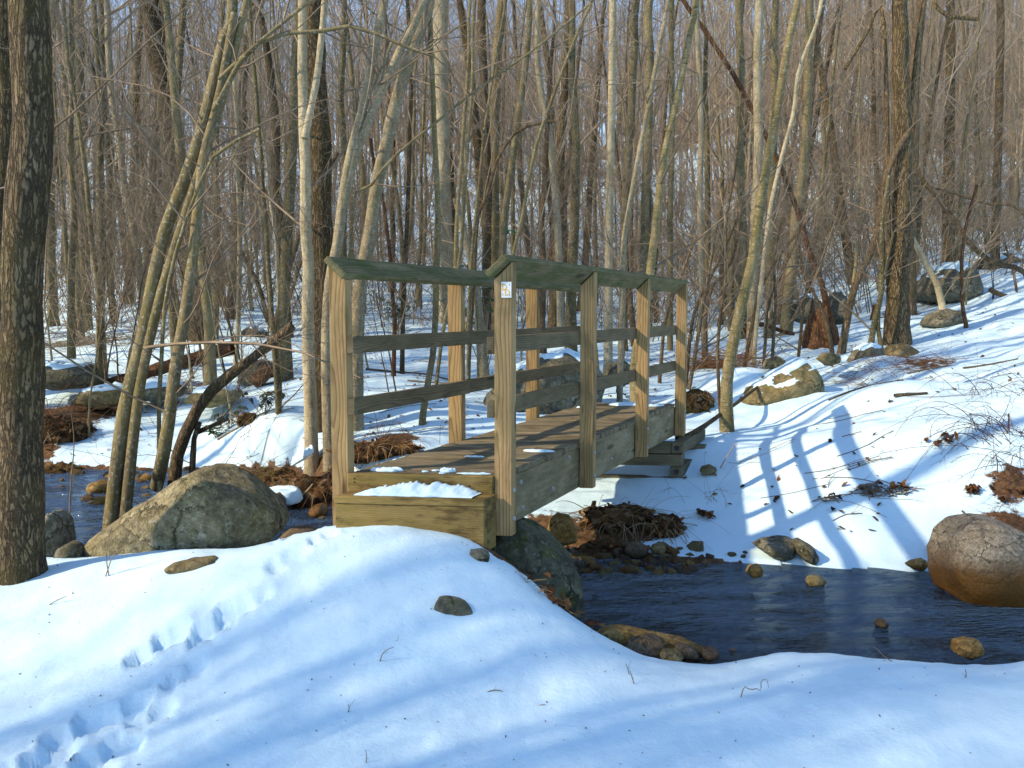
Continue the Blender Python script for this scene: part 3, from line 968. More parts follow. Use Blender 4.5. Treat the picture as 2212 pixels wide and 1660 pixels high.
profile_stone('boulder', [(178, 1225), (182, 1180), (200, 1153), (250, 1121), (306, 1086), (360, 1054), (410, 1020), (445, 1007), (480, 1010), (520, 1028), (560, 1058), (597, 1096), (614, 1128), (610, 1155), (580, 1180), (500, 1215), (350, 1245), (230, 1250)], 5.15, .60, M['rock_olive'],
              'large olive boulder with a pale crystalline side, between the stream and the trail snow', seed=3, sub=5, rough=.035)
profile_stone('boulder', [(1048, 1175), (1075, 1140), (1120, 1128), (1165, 1145), (1205, 1182), (1245, 1222), (1264, 1275), (1256, 1335), (1215, 1380), (1130, 1370), (1060, 1290)], 4.72, .62, M['rock_moss'],
              'dark mossy boulder dipping into the water under the near end of the bridge', seed=5, sub=5, rough=.04)
profile_stone('boulder', [(2036, 1255), (2036, 1205), (2052, 1160), (2085, 1132), (2130, 1121), (2180, 1130), (2225, 1160), (2262, 1215), (2272, 1270), (2250, 1310), (2190, 1330), (2110, 1320), (2050, 1290)], 5.25, .62, M['rock_pink'],
              'rounded granite boulder with an orange stained foot standing in the stream', seed=8, sub=5, rough=.03, facets=2)
profile_stone('boulder', [(1560, 900), (1572, 868), (1610, 836), (1660, 812), (1705, 790), (1738, 774), (1762, 796), (1774, 830), (1776, 862), (1748, 888), (1660, 904)], 10.25, 1.1, M['rock_tan'],
              'wide tan boulder with snow banked over its back beyond the far end of the bridge', seed=11, sub=5, rough=.06, facets=4, cap=(.72, .02))
profile_stone('boulder', [(1034, 892), (1050, 850), (1100, 805), (1165, 772), (1230, 756), (1285, 772), (1308, 820), (1300, 870), (1255, 905), (1150, 915), (1060, 912)], 10.6, 1.2, M['rock_grey'],
              'broad grey boulder with a trace of snow seen through the bridge railing', seed=14, sub=5, rough=.07, cap=(.86, .03))
profile_stone('boulder', [(1296, 822), (1312, 790), (1345, 776), (1368, 790), (1372, 822), (1340, 840)], 11.4, .4, M['rock_grey'], 'dark mossy lump of stone next to the broad grey boulder behind the railing', seed=15)
profile_stone('boulder', [(1982, 640), (1998, 606), (2030, 580), (2065, 566), (2098, 578), (2115, 620), (2112, 652), (2050, 664)], 19.0, 1.8, M['rock_grey'], 'big dark boulder with snow on its top, high on the slope by the furrowed oak', seed=17, sub=4, cap=(.72, .035))
profile_stone('boulder', [(1712, 690), (1722, 655), (1748, 636), (1772, 650), (1778, 690), (1745, 702)], 17.0, .9, M['rock_grey'], 'mossy pointed stone just behind the rotten stump, on its stream side', seed=19, cap=(.84, .022))
profile_stone('boulder', [(1786, 690), (1792, 648), (1812, 628), (1832, 650), (1836, 692), (1810, 704)], 17.6, .8, M['rock_grey'], 'mossy upright stone just behind the rotten stump, on its uphill side', seed=20)
profile_stone('boulder', [(1998, 704), (2015, 682), (2048, 667), (2078, 672), (2086, 700), (2040, 716)], 15.2, .8, M['rock_grey'], 'low rounded stone alone in the snow below the big dark boulder', seed=21)
profile_stone('boulder', [(1838, 782), (1850, 760), (1880, 744), (1905, 752), (1912, 775), (1890, 792), (1855, 794)], 12.4, .5, M['rock_grey'], 'pale knobbly stone peeping from the snow among brown twigs', seed=22, cap=(.7, .03))
profile_stone('boulder', [(1912, 770), (1925, 748), (1955, 742), (1985, 760), (1985, 780), (1940, 786)], 12.8, .5, M['rock_tan'], 'brownish stone at the foot of the furrowed oak', seed=23)
profile_stone('boulder', [(2110, 590), (2130, 560), (2165, 545), (2220, 555), (2240, 590), (2170, 604)], 22.5, 1.4, M['rock_grey'], 'dark ridge of rock uphill of the big dark boulder', seed=24, cap=(.78, .03))
profile_stone('boulder', [(2150, 628), (2165, 606), (2200, 600), (2230, 612), (2236, 636), (2190, 642)], 19.5, .8, M['rock_grey'], 'flat stone below the dark ridge of rock', seed=25, cap=(.7, .04))
profile_stone('boulder', [(1648, 796), (1658, 778), (1680, 770), (1698, 780), (1698, 800)], 10.5, .3, M['rock_tan'], 'small round stone lying on the snowy back of the wide tan boulder', seed=26, sub=3)
profile_stone('boulder', [(1768, 778), (1785, 762), (1812, 765), (1818, 782), (1790, 792)], 11.5, .4, M['rock_tan'], 'mossy tan stone just uphill of the wide tan boulder', seed=27, sub=3)
profile_stone('boulder', [(68, 830), (80, 795), (130, 778), (180, 790), (212, 820), (205, 838), (120, 842)], 12.2, 1.0, M['rock_grey'], 'grey ledge of stone behind the big oak, across the stream', seed=30, cap=(.8, .022))
profile_stone('boulder', [(155, 872), (180, 845), (225, 832), (268, 842), (280, 868), (230, 884)], 11.4, .8, M['rock_tan'], 'tan stone among dead leaves, beyond the water by the big oak', seed=31, cap=(.84, .022))
profile_stone('boulder', [(265, 858), (285, 832), (340, 822), (385, 832), (400, 855), (340, 868)], 11.8, .8, M['rock_grey'], 'dark flat stone with snow on top, behind the clump of leaning stems', seed=32, cap=(.66, .03))
profile_stone('boulder', [(398, 868), (420, 845), (465, 834), (505, 842), (520, 862), (460, 882)], 11.0, .8, M['rock_tan'], 'low tan stone under the broken brown trunk', seed=33, cap=(.82, .03))
profile_stone('boulder', [(512, 830), (522, 795), (555, 776), (588, 786), (592, 815), (560, 838)], 12.8, .6, M['rock_grey'], 'speckled stone leaning against a dark rotten log end', seed=34)
profile_stone('boulder', [(515, 742), (525, 712), (548, 704), (572, 718), (575, 742), (545, 750)], 19.0, .7, M['rock_grey'], 'squarish stone far behind the broken brown trunk', seed=35, cap=(.8, .022))
profile_stone('boulder', [(86, 1210), (90, 1140), (105, 1105), (125, 1125), (134, 1170), (132, 1215)], 5.25, .4, M['rock_grey'], 'dark upright stone wedged against the foot of the big oak', seed=36)
profile_stone('boulder', [(116, 1216), (126, 1185), (148, 1172), (170, 1186), (174, 1212), (145, 1226)], 5.0, .22, M['rock_grey'], 'small dark stone in the gap between the big oak and the olive boulder', seed=37, sub=3)
profile_stone('stone', [(342, 1238), (365, 1222), (410, 1212), (460, 1206), (478, 1212), (450, 1228), (400, 1240)], None, .16, M['rock_tan'], 'flat tan stone showing through the trail snow in front of the olive boulder', 'stone', seed=38, sub=4)
profile_stone('stone', [(934, 1300), (942, 1280), (970, 1276), (1004, 1288), (1026, 1312), (1026, 1338), (1000, 1352), (955, 1340)], None, .10, M['rock_grey'], 'dark oval stone half sunk in the snow below the wooden step', 'stone', seed=39, sub=4, facets=2, sink=.028)
profile_stone('stone', [(1008, 1208), (1015, 1192), (1040, 1188), (1060, 1200), (1056, 1218), (1030, 1220)], None, .12, M['rock_grey'], 'small pale stone at the corner of the wooden step', 'stone', seed=40, sub=3)
profile_stone('stone', [(1510, 1020), (1518, 1008), (1535, 1004), (1549, 1012), (1548, 1024), (1525, 1028)], 7.7, .12, M['rock_tan'], 'smooth brown stone alone on the snow by the timber abutment', 'stone', seed=41, sub=3)
profile_stone('stone', [(1630, 1180), (1650, 1168), (1690, 1163), (1715, 1166), (1722, 1180), (1712, 1205), (1690, 1212), (1660, 1200)], 6.02, .25, M['rock_grey'], 'mottled stone at the snowy water edge, the wider half of a split pair', 'stone', seed=42)
profile_stone('stone', [(1712, 1172), (1730, 1166), (1755, 1180), (1768, 1205), (1762, 1222), (1742, 1218), (1722, 1195)], 5.95, .22, M['rock_grey'], 'mottled stone at the snowy water edge, the narrow slanting half of a split pair', 'stone', seed=43)
profile_stone('stone', [(2008, 1196), (2020, 1170), (2045, 1160), (2062, 1180), (2060, 1200)], 5.9, .2, M['rock_grey'], 'dark stone tucked behind the rounded granite boulder', 'stone', seed=44, sub=3)
profile_stone('stone', [(1956, 1222), (1975, 1212), (1998, 1208), (2006, 1220), (1995, 1234), (1975, 1232)], 5.72, .12, M['rock_orange'], 'small brown angular stone at the water edge near the granite boulder', 'stone', seed=45, sub=3, facets=8)
profile_stone('stone', [(1180, 1160), (1186, 1128), (1205, 1112), (1232, 1118), (1250, 1148), (1246, 1172), (1205, 1182)], 6.15, .26, M['rock_orange'], 'orange angular stone standing among dead leaves under the bridge', 'stone', seed=46, facets=8)
profile_stone('stone', [(1346, 1198), (1352, 1180), (1375, 1172), (1398, 1180), (1404, 1198), (1385, 1208), (1358, 1208)], 6.12, .16, M['rock_stream'], 'round dark stone on the icy gravel edge beside a smaller brown one', 'stone', seed=47, sub=3)
profile_stone('stone', [(1403, 1190), (1412, 1178), (1430, 1176), (1443, 1188), (1430, 1198), (1410, 1198)], 6.12, .12, M['rock_tan'], 'small brown stone touching the round dark stone on the icy edge', 'stone', seed=48, sub=3)
profile_stone('stone', [(1288, 1375), (1292, 1356), (1340, 1356), (1420, 1376), (1500, 1388), (1544, 1392), (1540, 1410), (1470, 1414), (1380, 1402), (1300, 1392)], 4.42, .16, M['rock_orange'], 'long brown slab of stone lying along the near edge of the pool', 'stone', seed=49, facets=8, rough=.03)
profile_stone('stone', [(1345, 1412), (1362, 1388), (1400, 1376), (1432, 1382), (1444, 1412), (1400, 1432)], 4.28, .16, M['rock_stream'], 'grey brown wedge of stone leaning on the long slab', 'stone', seed=50)
profile_stone('stone', [(1424, 1420), (1434, 1408), (1462, 1406), (1480, 1416), (1470, 1430), (1440, 1432)], 4.18, .10, M['rock_tan'], 'pale flat stone between the snow edge and the long slab', 'stone', seed=51, sub=3)
profile_stone('stone', [(1452, 1406), (1465, 1392), (1490, 1398), (1512, 1412), (1508, 1426), (1478, 1424)], 4.24, .10, M['rock_stream'], 'brown slanting stone in front of the broken end of the long slab', 'stone', seed=52, sub=3)
profile_stone('stone', [(1513, 1420), (1518, 1404), (1540, 1401), (1554, 1408), (1552, 1424), (1530, 1428)], 4.26, .10, M['rock_stream'], 'dark blocky stone in the water past the end of the long slab', 'stone', seed=53, sub=3, facets=9)
profile_stone('stone', [(2062, 1412), (2066, 1388), (2095, 1383), (2122, 1388), (2124, 1412), (2095, 1426)], 4.22, .15, M['rock_orange'], 'square orange stone at the near water edge below the granite boulder', 'stone', seed=54, facets=9)
profile_stone('stone', [(1612, 1240), (1620, 1224), (1640, 1220), (1650, 1232), (1646, 1246), (1625, 1250)], 5.62, .12, M['rock_orange'], 'rusty stone breaking the water close to the split mottled pair', 'stone', seed=55, sub=3)
profile_stone('stone', [(1740, 1258), (1752, 1246), (1775, 1246), (1786, 1258), (1775, 1268), (1750, 1268)], 5.5, .12, M['rock_tan'], 'tan stone standing clear in the pool, out from the snowy edge', 'stone', seed=56, sub=3)
profile_stone('stone', [(1892, 1352), (1898, 1340), (1912, 1338), (1920, 1350), (1910, 1360)], 4.75, .09, M['rock_stream'], 'lone dark stone in the middle of the pool', 'stone', seed=57, sub=3)
profile_stone('stone', [(186, 1062), (192, 1044), (215, 1038), (232, 1048), (230, 1066), (205, 1072)], 8.4, .3, M['rock_orange'], 'square brown stone in the stream behind the big oak', 'stone', seed=58, sub=3, facets=8)
profile_stone('stone', [(664, 1110), (672, 1096), (692, 1090), (708, 1102), (704, 1118), (680, 1122)], 7.4, .25, M['rock_pink'], 'reddish stone in the dark water beside the wooden step', 'stone', seed=59, sub=3)
profile_stone('stone', [(600, 1160), (620, 1146), (660, 1144), (690, 1152), (685, 1166), (630, 1172)], 6.6, .4, M['rock_stream'], 'wet dark stone at the tip of the olive boulder', 'stone', seed=60, sub=3)
profile_stone('stone', [(565, 1095), (575, 1072), (600, 1066), (618, 1080), (615, 1100)], 7.4, .3, M['rock_stream'], 'dark stone under a lump of snow beyond the tip of the olive boulder', 'stone', seed=61, sub=3)

# the many small stones along the water: four shapes shared
protos = [stone_mesh('stone', (1, .8 + .1 * k, .62 + .06 * k), 70 + k, 3, .07, 16) for k in range(5)]
cnt = 0
g = np.random.default_rng(12)
mats_s = [M['rock_stream'], M['rock_tan'], M['rock_orange'], M['rock_pink']]
sets = [('small stone in the gravel bar at the far edge of the pool', 'stones of the gravel bar', [(g.uniform(1235, 1520), g.uniform(1196, 1240)) for _ in range(120)], (.045, .13)),
        ('small stone among dead leaves on the bank under the bridge', 'stones on the bank under the bridge', [(g.uniform(1210, 1350), g.uniform(1162, 1205)) for _ in range(40)], (.035, .10)),
        ('small stone along the snowy edge beyond the pool', 'stones along the snowy edge', [(g.uniform(1420, 1640), g.uniform(1196, 1226)) for _ in range(10)], (.03, .08)),
        ('small stone in the upper stream behind the olive boulder', 'stones of the upper stream', [(g.uniform(110, 330), g.uniform(1016, 1090)) for _ in range(22)] + [(g.uniform(520, 700), g.uniform(1050, 1120)) for _ in range(12)], (.08, .28)),
        ('small stone below the water edge near the long slab', 'stones by the near water edge', [(g.uniform(1300, 1600), g.uniform(1400, 1420)) for _ in range(8)], (.03, .07))]
for label, group, places, (s0, s1) in sets:
    for u, v in places:
        p0 = at(u, v, 1)
        d = WATER_Z / p0[2]
        p = at(u, v, d)
        s = s0 + (s1 - s0) * g.random() ** 1.5
        me = protos[cnt % 5]
        key = cnt % 4
        o = bpy.data.objects.new('stone', me)
        COL.objects.link(o)
        if not me.materials:
            me.materials.append(None)
        o.material_slots[0].link = 'OBJECT'
        o.material_slots[0].material = mats_s[key]
        z = max(h1(p[0], p[1]), WATER_Z - s * .12)
        o.location = (p[0], p[1], z + s * .08)
        o.rotation_euler = (g.uniform(-.5, .5), g.uniform(-.5, .5), g.uniform(0, 6.3))
        o.scale = (s * 1.2, s, s)
        tag(o, label, 'stone', group)
        cnt += 1

# ------------------------------------------------------------------ branches, trunks, trees


def tubes(P, R, sides, close=False):
    """P (N,K,3) centre lines, R (N,K) radii -> vertices and quads of N tapering tubes"""
    P = np.asarray(P, float)
    R = np.asarray(R, float)
    N, K, _ = P.shape
    T = np.empty_like(P)
    T[:, 1:-1] = P[:, 2:] - P[:, :-2]
    T[:, 0] = P[:, 1] - P[:, 0]
    T[:, -1] = P[:, -1] - P[:, -2]
    T /= np.linalg.norm(T, axis=2, keepdims=True) + 1e-12
    mean = P[:, -1] - P[:, 0]
    ref = np.where((np.abs(mean[:, 2]) > .75 * np.linalg.norm(mean, axis=1))[:, None], np.array([1.0, 0.13, 0]), np.array([0.1, 0.05, 1.0]))[:, None]
    U = np.cross(T, np.broadcast_to(ref, T.shape))
    U /= np.linalg.norm(U, axis=2, keepdims=True) + 1e-12
    Wv = np.cross(T, U)
    a = np.arange(sides) * 2 * np.pi / sides
    V = P[:, :, None] + R[:, :, None, None] * (np.cos(a)[:, None] * U[:, :, None] + np.sin(a)[:, None] * Wv[:, :, None])
    V = V.reshape(-1, 3)
    n, k, s = np.meshgrid(np.arange(N), np.arange(K - 1), np.arange(sides), indexing='ij')
    b = (n * K + k) * sides
    s2 = (s + 1) % sides
    Q = np.stack([b + s, b + s2, b + sides + s2, b + sides + s], -1).reshape(-1, 4)
    return V, Q


def join(parts):
    Vs, Qs, o = [], [], 0
    for V, Q in parts:
        Vs.append(V)
        Qs.append(Q + o)
        o += len(V)
    return np.concatenate(Vs), np.concatenate(Qs)


def resample(pts, n, wig=0.0, seed=0):
    pts = np.asarray(pts, float)
    # smooth by Catmull-Rom, then even spacing
    ext = np.concatenate([[2 * pts[0] - pts[1]], pts, [2 * pts[-1] - pts[-2]]])
    out = []
    for i in range(1, len(ext) - 2):
        p0, p1, p2, p3 = ext[i - 1:i + 3]
        for t in np.linspace(0, 1, 8, endpoint=False):
            out.append(.5 * ((2 * p1) + (-p0 + p2) * t + (2 * p0 - 5 * p1 + 4 * p2 - p3) * t * t + (-p0 + 3 * p1 - 3 * p2 + p3) * t ** 3))
    out.append(pts[-1])
    out = np.array(out)
    L = np.concatenate([[0], np.cumsum(np.linalg.norm(np.diff(out, axis=0), axis=1))])
    s = np.linspace(0, L[-1], n)
    r = np.stack([np.interp(s, L, out[:, k]) for k in range(out.shape[1])], -1)
    if wig:
        g = np.random.default_rng(seed)
        o = g.uniform(0, 50, 3)
        for k in (0, 1):
            r[:, k] += wig * noise3(np.stack([s * 1.3 + o[0], np.full(n, 7.7 + 9 * k), np.full(n, o[1])], -1)) * np.minimum(1, s / (.15 * L[-1] + 1e-6))
    return r


def sprout(P, R, n, g, t0=.2, t1=1.0, L=(.5, 2.0), ang=(35, 70), up=.25, K=4, thin=.45, rmin=.0025, taper=.3, bias=None, curl=.25, rcap=1e9):
    """n children on each of the N parent lines"""
    N, KP, _ = P.shape
    tt = t0 + (t1 - t0) * g.random((N, n)) ** .8
    f = tt * (KP - 1)
    i = np.minimum(f.astype(int), KP - 2)
    fr = (f - i)[..., None]
    rows = np.arange(N)[:, None]
    S = P[rows, i] * (1 - fr) + P[rows, i + 1] * fr
    pr = R[rows, i] * (1 - fr[..., 0]) + R[rows, i + 1] * fr[..., 0]
    T = P[rows, i + 1] - P[rows, i]
    T /= np.linalg.norm(T, axis=2, keepdims=True) + 1e-12
    rnd = g.normal(size=T.shape)
    if bias is not None:
        rnd = rnd + bias
    rnd -= (rnd * T).sum(2, keepdims=True) * T
    rnd /= np.linalg.norm(rnd, axis=2, keepdims=True) + 1e-12
    an = np.radians(g.uniform(ang[0], ang[1], (N, n)))[..., None]
    D = T * np.cos(an) + rnd * np.sin(an)
    ln = g.uniform(L[0], L[1], (N, n)) * (1.15 - .55 * tt)
    D = D.reshape(-1, 3)
    ln = ln.reshape(-1)
    S = S.reshape(-1, 3)
    cv = g.normal(size=D.shape) * curl + np.array([0, 0, up])
    cv2 = g.normal(size=D.shape) * curl * .6
    s = np.linspace(0, 1, K)
    C = S[:, None] + ln[:, None, None] * (D[:, None] * s[None, :, None] + cv[:, None] * (s ** 2)[None, :, None] + cv2[:, None] * (np.sin(s * 5) * .16)[None, :, None])
    r0 = np.clip(np.minimum(pr.reshape(-1) * thin, ln * .0068 + .0014), rmin, rcap)
    RR = r0[:, None] * (1 - (1 - taper) * s)[None]
    return C, np.maximum(RR, rmin * .6)


def stem_taper(n, r0, r1, flare=.35, fl=.06):
    s = np.linspace(0, 1, n)
    return (r0 + (r1 - r0) * s) * (1 + flare * np.exp(-s / fl))


TREES = []


def trace_tree(label, kind, w0, w1, stems, d=None, nb=16, top=7.0, name='tree', cat='tree', twigs=(4, 3), nside=10, rise=None, trunk_rough=.03, tm='twig', broken=False, lean_d=0.0, blen=(.5, 2.2), t0=.12, bias=None):
    """stems: polylines in pixels, foot first; w0, w1 widths in pixels at the foot and at the top of the first one"""
    g = np.random.default_rng(abs(hash_s(label)) % 99991)
    u0, v0 = stems[0][0][:2]
    if d is None:
        foot = on_ground(u0, v0)
    else:
        foot = at(u0, v0, d)
    d0 = foot[1]
    lines = []
    for si, st in enumerate(stems):
        pts = []
        for k, q in enumerate(st):
            dd = d0 + (q[2] if len(q) > 2 else 0) + lean_d * (st[0][1] - q[1]) / F * d0
            pts.append(at(q[0], q[1], dd))
        pts = np.array(pts)
        gz = h1(pts[0][0], pts[0][1])
        if si == 0 or abs(st[0][1] - v0) < 60:
            pts[0][2] = min(pts[0][2], gz) if d is None else gz
            pts = np.concatenate([[pts[0] - np.array([0, 0, .12])], pts])
        if not broken and st[-1][1] < 25:
            dirv = pts[-1] - pts[-2]
            dirv /= np.linalg.norm(dirv)
            hgt = top * g.uniform(.8, 1.2)
            p = pts[-1]
            ex = []
            for k in range(1, 4):
                dirv = dirv * .8 + np.array([g.normal() * .06, g.normal() * .06, .3])
                dirv /= np.linalg.norm(dirv)
                p = p + dirv * hgt / 3
                ex.append(p)
            pts = np.concatenate([pts, ex])
        n = int(max(10, min(60, np.linalg.norm(np.diff(pts, axis=0), axis=1).sum() / .18)))
        P = resample(pts, n, (.012 + .005 * w0 / 20), int(g.integers(1e6)))
        ra = w0 / F * d0 / 2
        rb = w1 / F * d0 / 2
        if si:
            ra, rb = ra * .85, rb * .85
            if len(st[0]) > 3:
                ra = st[0][3] / F * d0 / 2
                rb = ra * .55
        s = np.linspace(0, 1, n)
        seen = np.linalg.norm(pts[len(st)] - pts[0]) / max(np.linalg.norm(pts[-1] - pts[0]), 1e-6) if (not broken and st[-1][1] < 25) else 1.0
        R = np.where(s < seen, ra + (rb - ra) * s / max(seen, 1e-6), rb * (1 - .85 * (s - seen) / max(1 - seen, 1e-6)))
        if si == 0 or abs(st[0][1] - v0) < 60:
            R = R * (1 + .30 * np.exp(-s * np.linalg.norm(pts[-1] - pts[0]) / max(3.5 * ra, .08)))
        R = np.maximum(R, .004)
        lines.append((P, R))
    base = np.array([foot[0], foot[1], h1(foot[0], foot[1])])
    root = thing(name, base, label, cat)
    parts = []
    for P, R in lines:
        sides = nside if R.max() > .025 else 7
        V, Q = tubes(P[None], R[None], sides)
        c = np.repeat(P, sides, axis=0)
        o = V - c
        rr = np.linalg.norm(o, axis=1, keepdims=True) + 1e-9
        amp = trunk_rough * (1.0 + .9 * (rr / .1 > 1))
        V = c + o * (1 + amp * 3.0 * fbm(np.concatenate([V[:, :2] * (5 / (rr * 10 + .1)), V[:, 2:] * 1.6], 1), 3)[:, None])
        parts.append((V, Q))
    V, Q = join(parts)
    link('trunk', mesh_np('trunk', V - base, [Q]), M[kind], root)
    if nb:
        cp = []
        for P, R in lines:
            k = max(3, int(nb * (1 if P is lines[0][0] else .6)))
            C1, R1 = sprout(P[None], R[None], k, g, t0, 1.0, blen, (30, 80), .16, 6, .5, .0034, bias=bias)
            C2, R2 = sprout(C1, R1, twigs[0], g, .2, 1, (.3, .95), (25, 65), .12, 5, .6, .0026)
            C3, R3 = sprout(C2, R2, twigs[1], g, .2, 1, (.12, .5), (25, 60), .08, 4, .7, .0020)
            cp += [tubes(C1, R1, 4), tubes(C2, R2, 3), tubes(C3, R3, 3)]
        V, Q = join(cp)
        link('crown', mesh_np('crown', V - base, [Q]), M[tm], root)
    TREES.append((base[0], base[1]))
    return root


def hash_s(s):
    h = 7
    for ch in s:
        h = (h * 131 + ord(ch)) % 1000003
    return h
# ---- trees one can follow in the photograph, foot first
T = trace_tree
# the big oak by the stream
T('big old oak with dark cracked plates of bark at the edge of the trail snow', 'bark_oak', 92, 74, [[(46, 1218), (44, 950), (48, 664), (60, 430), (66, 150), (70, 0)]], d=4.58, nb=26, nside=28, trunk_rough=.055, blen=(.35, 1.1), bias=np.array([1.0, .4, 0]), t0=.25)
T('dark trunk mostly hidden behind the big cracked oak at the picture edge', 'bark_oak', 46, 40, [[(2, 1120), (6, 700), (12, 300), (10, 0)]], d=7.5, nb=6)
# clump of leaning stems on the bank
T('clump of three slender leaning stems rising behind the olive boulder', 'bark_smooth', 32, 24,
  [[(222, 1125), (262, 940), (300, 760), (330, 620), (362, 480), (392, 400), (440, 260), (474, 130), (492, 40), (500, 0)],
   [(256, 1110, 0, 27), (292, 880), (340, 668), (378, 540), (412, 440), (446, 330), (482, 210), (516, 90), (536, 0)],
   [(338, 1050, .4, 30), (352, 985), (380, 800), (398, 680), (416, 540), (428, 440), (440, 330), (462, 240), (486, 130), (508, 30)],
   [(462, 240, .3, 12), (520, 130), (566, 88), (606, 72), (650, 74), (700, 66), (774, 57), (850, 92), (940, 121)],
   [(474, 170, .3, 9), (540, 110), (600, 60), (660, 10), (700, -30)]], d=6.3, nb=20, lean_d=.15)
T('broken brown trunk curving up from split roots by the clump of leaning stems', 'bark_brown', 32, 20,
  [[(352, 1040), (385, 985), (408, 925), (438, 868), (480, 825), (530, 785), (580, 748), (634, 704)], [(398, 1010, .1, 20), (418, 962), (432, 912)], [(424, 935, .1, 12), (455, 920), (492, 905)]], d=6.7, nb=3, broken=True, blen=(.3, .8), trunk_rough=.08)
T('thin sapling standing alone between the leaning clump and the broken brown trunk', 'bark_smooth', 11, 7, [[(345, 1030), (343, 900), (348, 780), (360, 640), (385, 520), (430, 400), (470, 330), (560, 280)]], d=6.5, nb=8)
# behind the stream, west side
T('furrowed dark oak leaning over behind the clump of slender stems', 'bark_oak', 44, 36, [[(428, 738), (414, 600), (400, 480), (386, 390), (370, 290), (350, 180), (334, 80), (324, 0)]], nb=14, nside=16)
T('olive trunk with a flared snowy foot nearest behind the big oak', 'bark_smooth', 22, 15, [[(116, 705), (110, 560), (108, 430), (112, 300), (113, 160), (112, 0)]], nb=10)
T('grey trunk with pale lichen, second behind the big oak', 'bark_smooth', 26, 22, [[(186, 716), (180, 560), (176, 400), (172, 200), (170, 0)]], nb=12)
T('pale curved trunk bending like a bow behind the leaning clump', 'bark_pale', 17, 12, [[(310, 700), (303, 600), (286, 490), (268, 400), (256, 290), (242, 210), (234, 100), (230, 0)]], nb=10)
T('slim olive trunk beside the pale bow shaped trunk', 'bark_smooth', 14, 11, [[(246, 700), (238, 600), (234, 480), (236, 380), (226, 240), (221, 100), (218, 0)]], nb=10)
T('slim dark trunk just uphill of the furrowed leaning oak', 'bark_brown', 17, 13, [[(342, 690), (328, 560), (330, 400), (334, 300), (350, 150), (352, 0)]], nb=10)
T('straight pale sapling rising from the snow beside the speckled stone', 'bark_pale', 11, 8, [[(508, 806), (515, 680), (518, 557), (514, 420), (512, 300), (506, 150), (500, 0)]], nb=10)
T('thin grey sapling with a small twin stem, left of the oak pair', 'bark_smooth', 12, 8, [[(602, 893), (594, 780), (584, 640), (576, 500), (566, 380), (552, 200), (540, 0)], [(606, 890, 0, 6), (608, 840), (602, 790), (598, 720)]], nb=12)
T('brown stem slanting away to the oak pair from a shared foot', 'bark_brown', 13, 8, [[(594, 720), (604, 660), (622, 590), (640, 530), (652, 490), (690, 400), (730, 330)]], nb=8)
T('brown stem crossing in front of the slanting one', 'bark_brown', 9, 6, [[(600, 720), (628, 640), (640, 600), (655, 560), (700, 500)]], nb=6)
T('bent stem arching from the snow towards the leaning clump', 'bark_brown', 10, 6, [[(580, 700), (560, 620), (530, 560), (500, 500), (470, 440), (445, 400), (410, 380)]], nb=8)
# the oak with its pale companions, left of the near posts
T('tall dark brown oak wrapped by pale stems beside the near end of the bridge', 'bark_oak', 56, 42, [[(696, 918), (697, 760), (696, 600), (694, 476), (690, 300), (684, 150), (679, 0)]], nb=12, nside=18)
T('pale forked stem pressed against the front of the tall dark oak', 'bark_pale', 30, 20, [[(672, 925), (668, 800), (664, 680), (668, 580), (662, 480), (660, 366), (656, 256), (654, 100), (652, 0)], [(658, 300, -.05, 16), (672, 230), (684, 170), (696, 80), (702, 0)]], d=8.85, nb=9)
T('pale stem curving out from the foot of the dark oak and leaning over the handrail', 'bark_pale', 27, 18,
  [[(712, 918), (705, 800), (706, 700), (714, 600), (726, 540), (740, 440), (760, 330), (789, 215), (806, 120), (822, 37), (830, 0)], [(740, 450, 0, 22), (757, 370), (778, 305), (806, 234), (842, 160), (878, 82), (916, 0)], [(800, 250, 0, 12), (820, 170), (848, 90)]], d=8.7, nb=12)
T('thick smooth leaning trunk with a torn bark strip behind the near handrail', 'bark_pale', 33, 25, [[(768, 930), (770, 780), (776, 640), (790, 560), (811, 421), (833, 311), (855, 220), (884, 128), (912, 48), (928, 0)]], d=9.3, nb=10)
T('long thin whip of a stem slanting far across the wood from the handrail', 'bark_smooth', 9, 4, [[(742, 520), (762, 455), (800, 400), (850, 340), (960, 250), (1050, 180), (1170, 95), (1271, 11)]], d=9.0, nb=8, broken=True)
# middle
T('thick upright trunk, mossy on its shaded side, over the middle of the near handrail', 'bark_pale', 38, 31, [[(966, 700), (962, 582), (958, 440), (955, 300), (950, 200), (952, 100), (953, 0)]], nb=14, nside=14)
T('olive upright trunk directly behind the first post of the bridge', 'bark_smooth', 24, 21, [[(1068, 716), (1067, 582), (1067, 440), (1069, 256), (1075, 110), (1085, 0)]], nb=14)
T('vine covered trunk just behind the olive upright one', 'bark_brown', 20, 18, [[(1050, 690), (1052, 520), (1052, 360), (1046, 200), (1040, 0)]], nb=10, d=20)
T('grey trunk leaning slightly to the sun behind the first post', 'bark_smooth', 17, 13, [[(1080, 700), (1090, 476), (1104, 366), (1130, 183), (1140, 90), (1146, 0)]], d=17, nb=10)
T('crooked pale trunk with two bends in the middle of the wood', 'bark_pale', 17, 13, [[(1212, 690), (1206, 513), (1195, 366), (1186, 285), (1164, 170), (1160, 90), (1162, 0)]], d=17, nb=8)
T('white straight trunk, palest of all, above the second post of the bridge', 'bark_pale', 20, 15, [[(1314, 700), (1316, 582), (1318, 400), (1320, 256), (1323, 100), (1324, 0)]], d=14, nb=12)
T('thin dark stem slanting up between the crooked and the olive trunks', 'bark_smooth', 10, 6, [[(1086, 720), (1100, 600), (1128, 480), (1155, 330), (1184, 240), (1220, 140), (1262, 40), (1280, 0)]], d=10.5, nb=10)
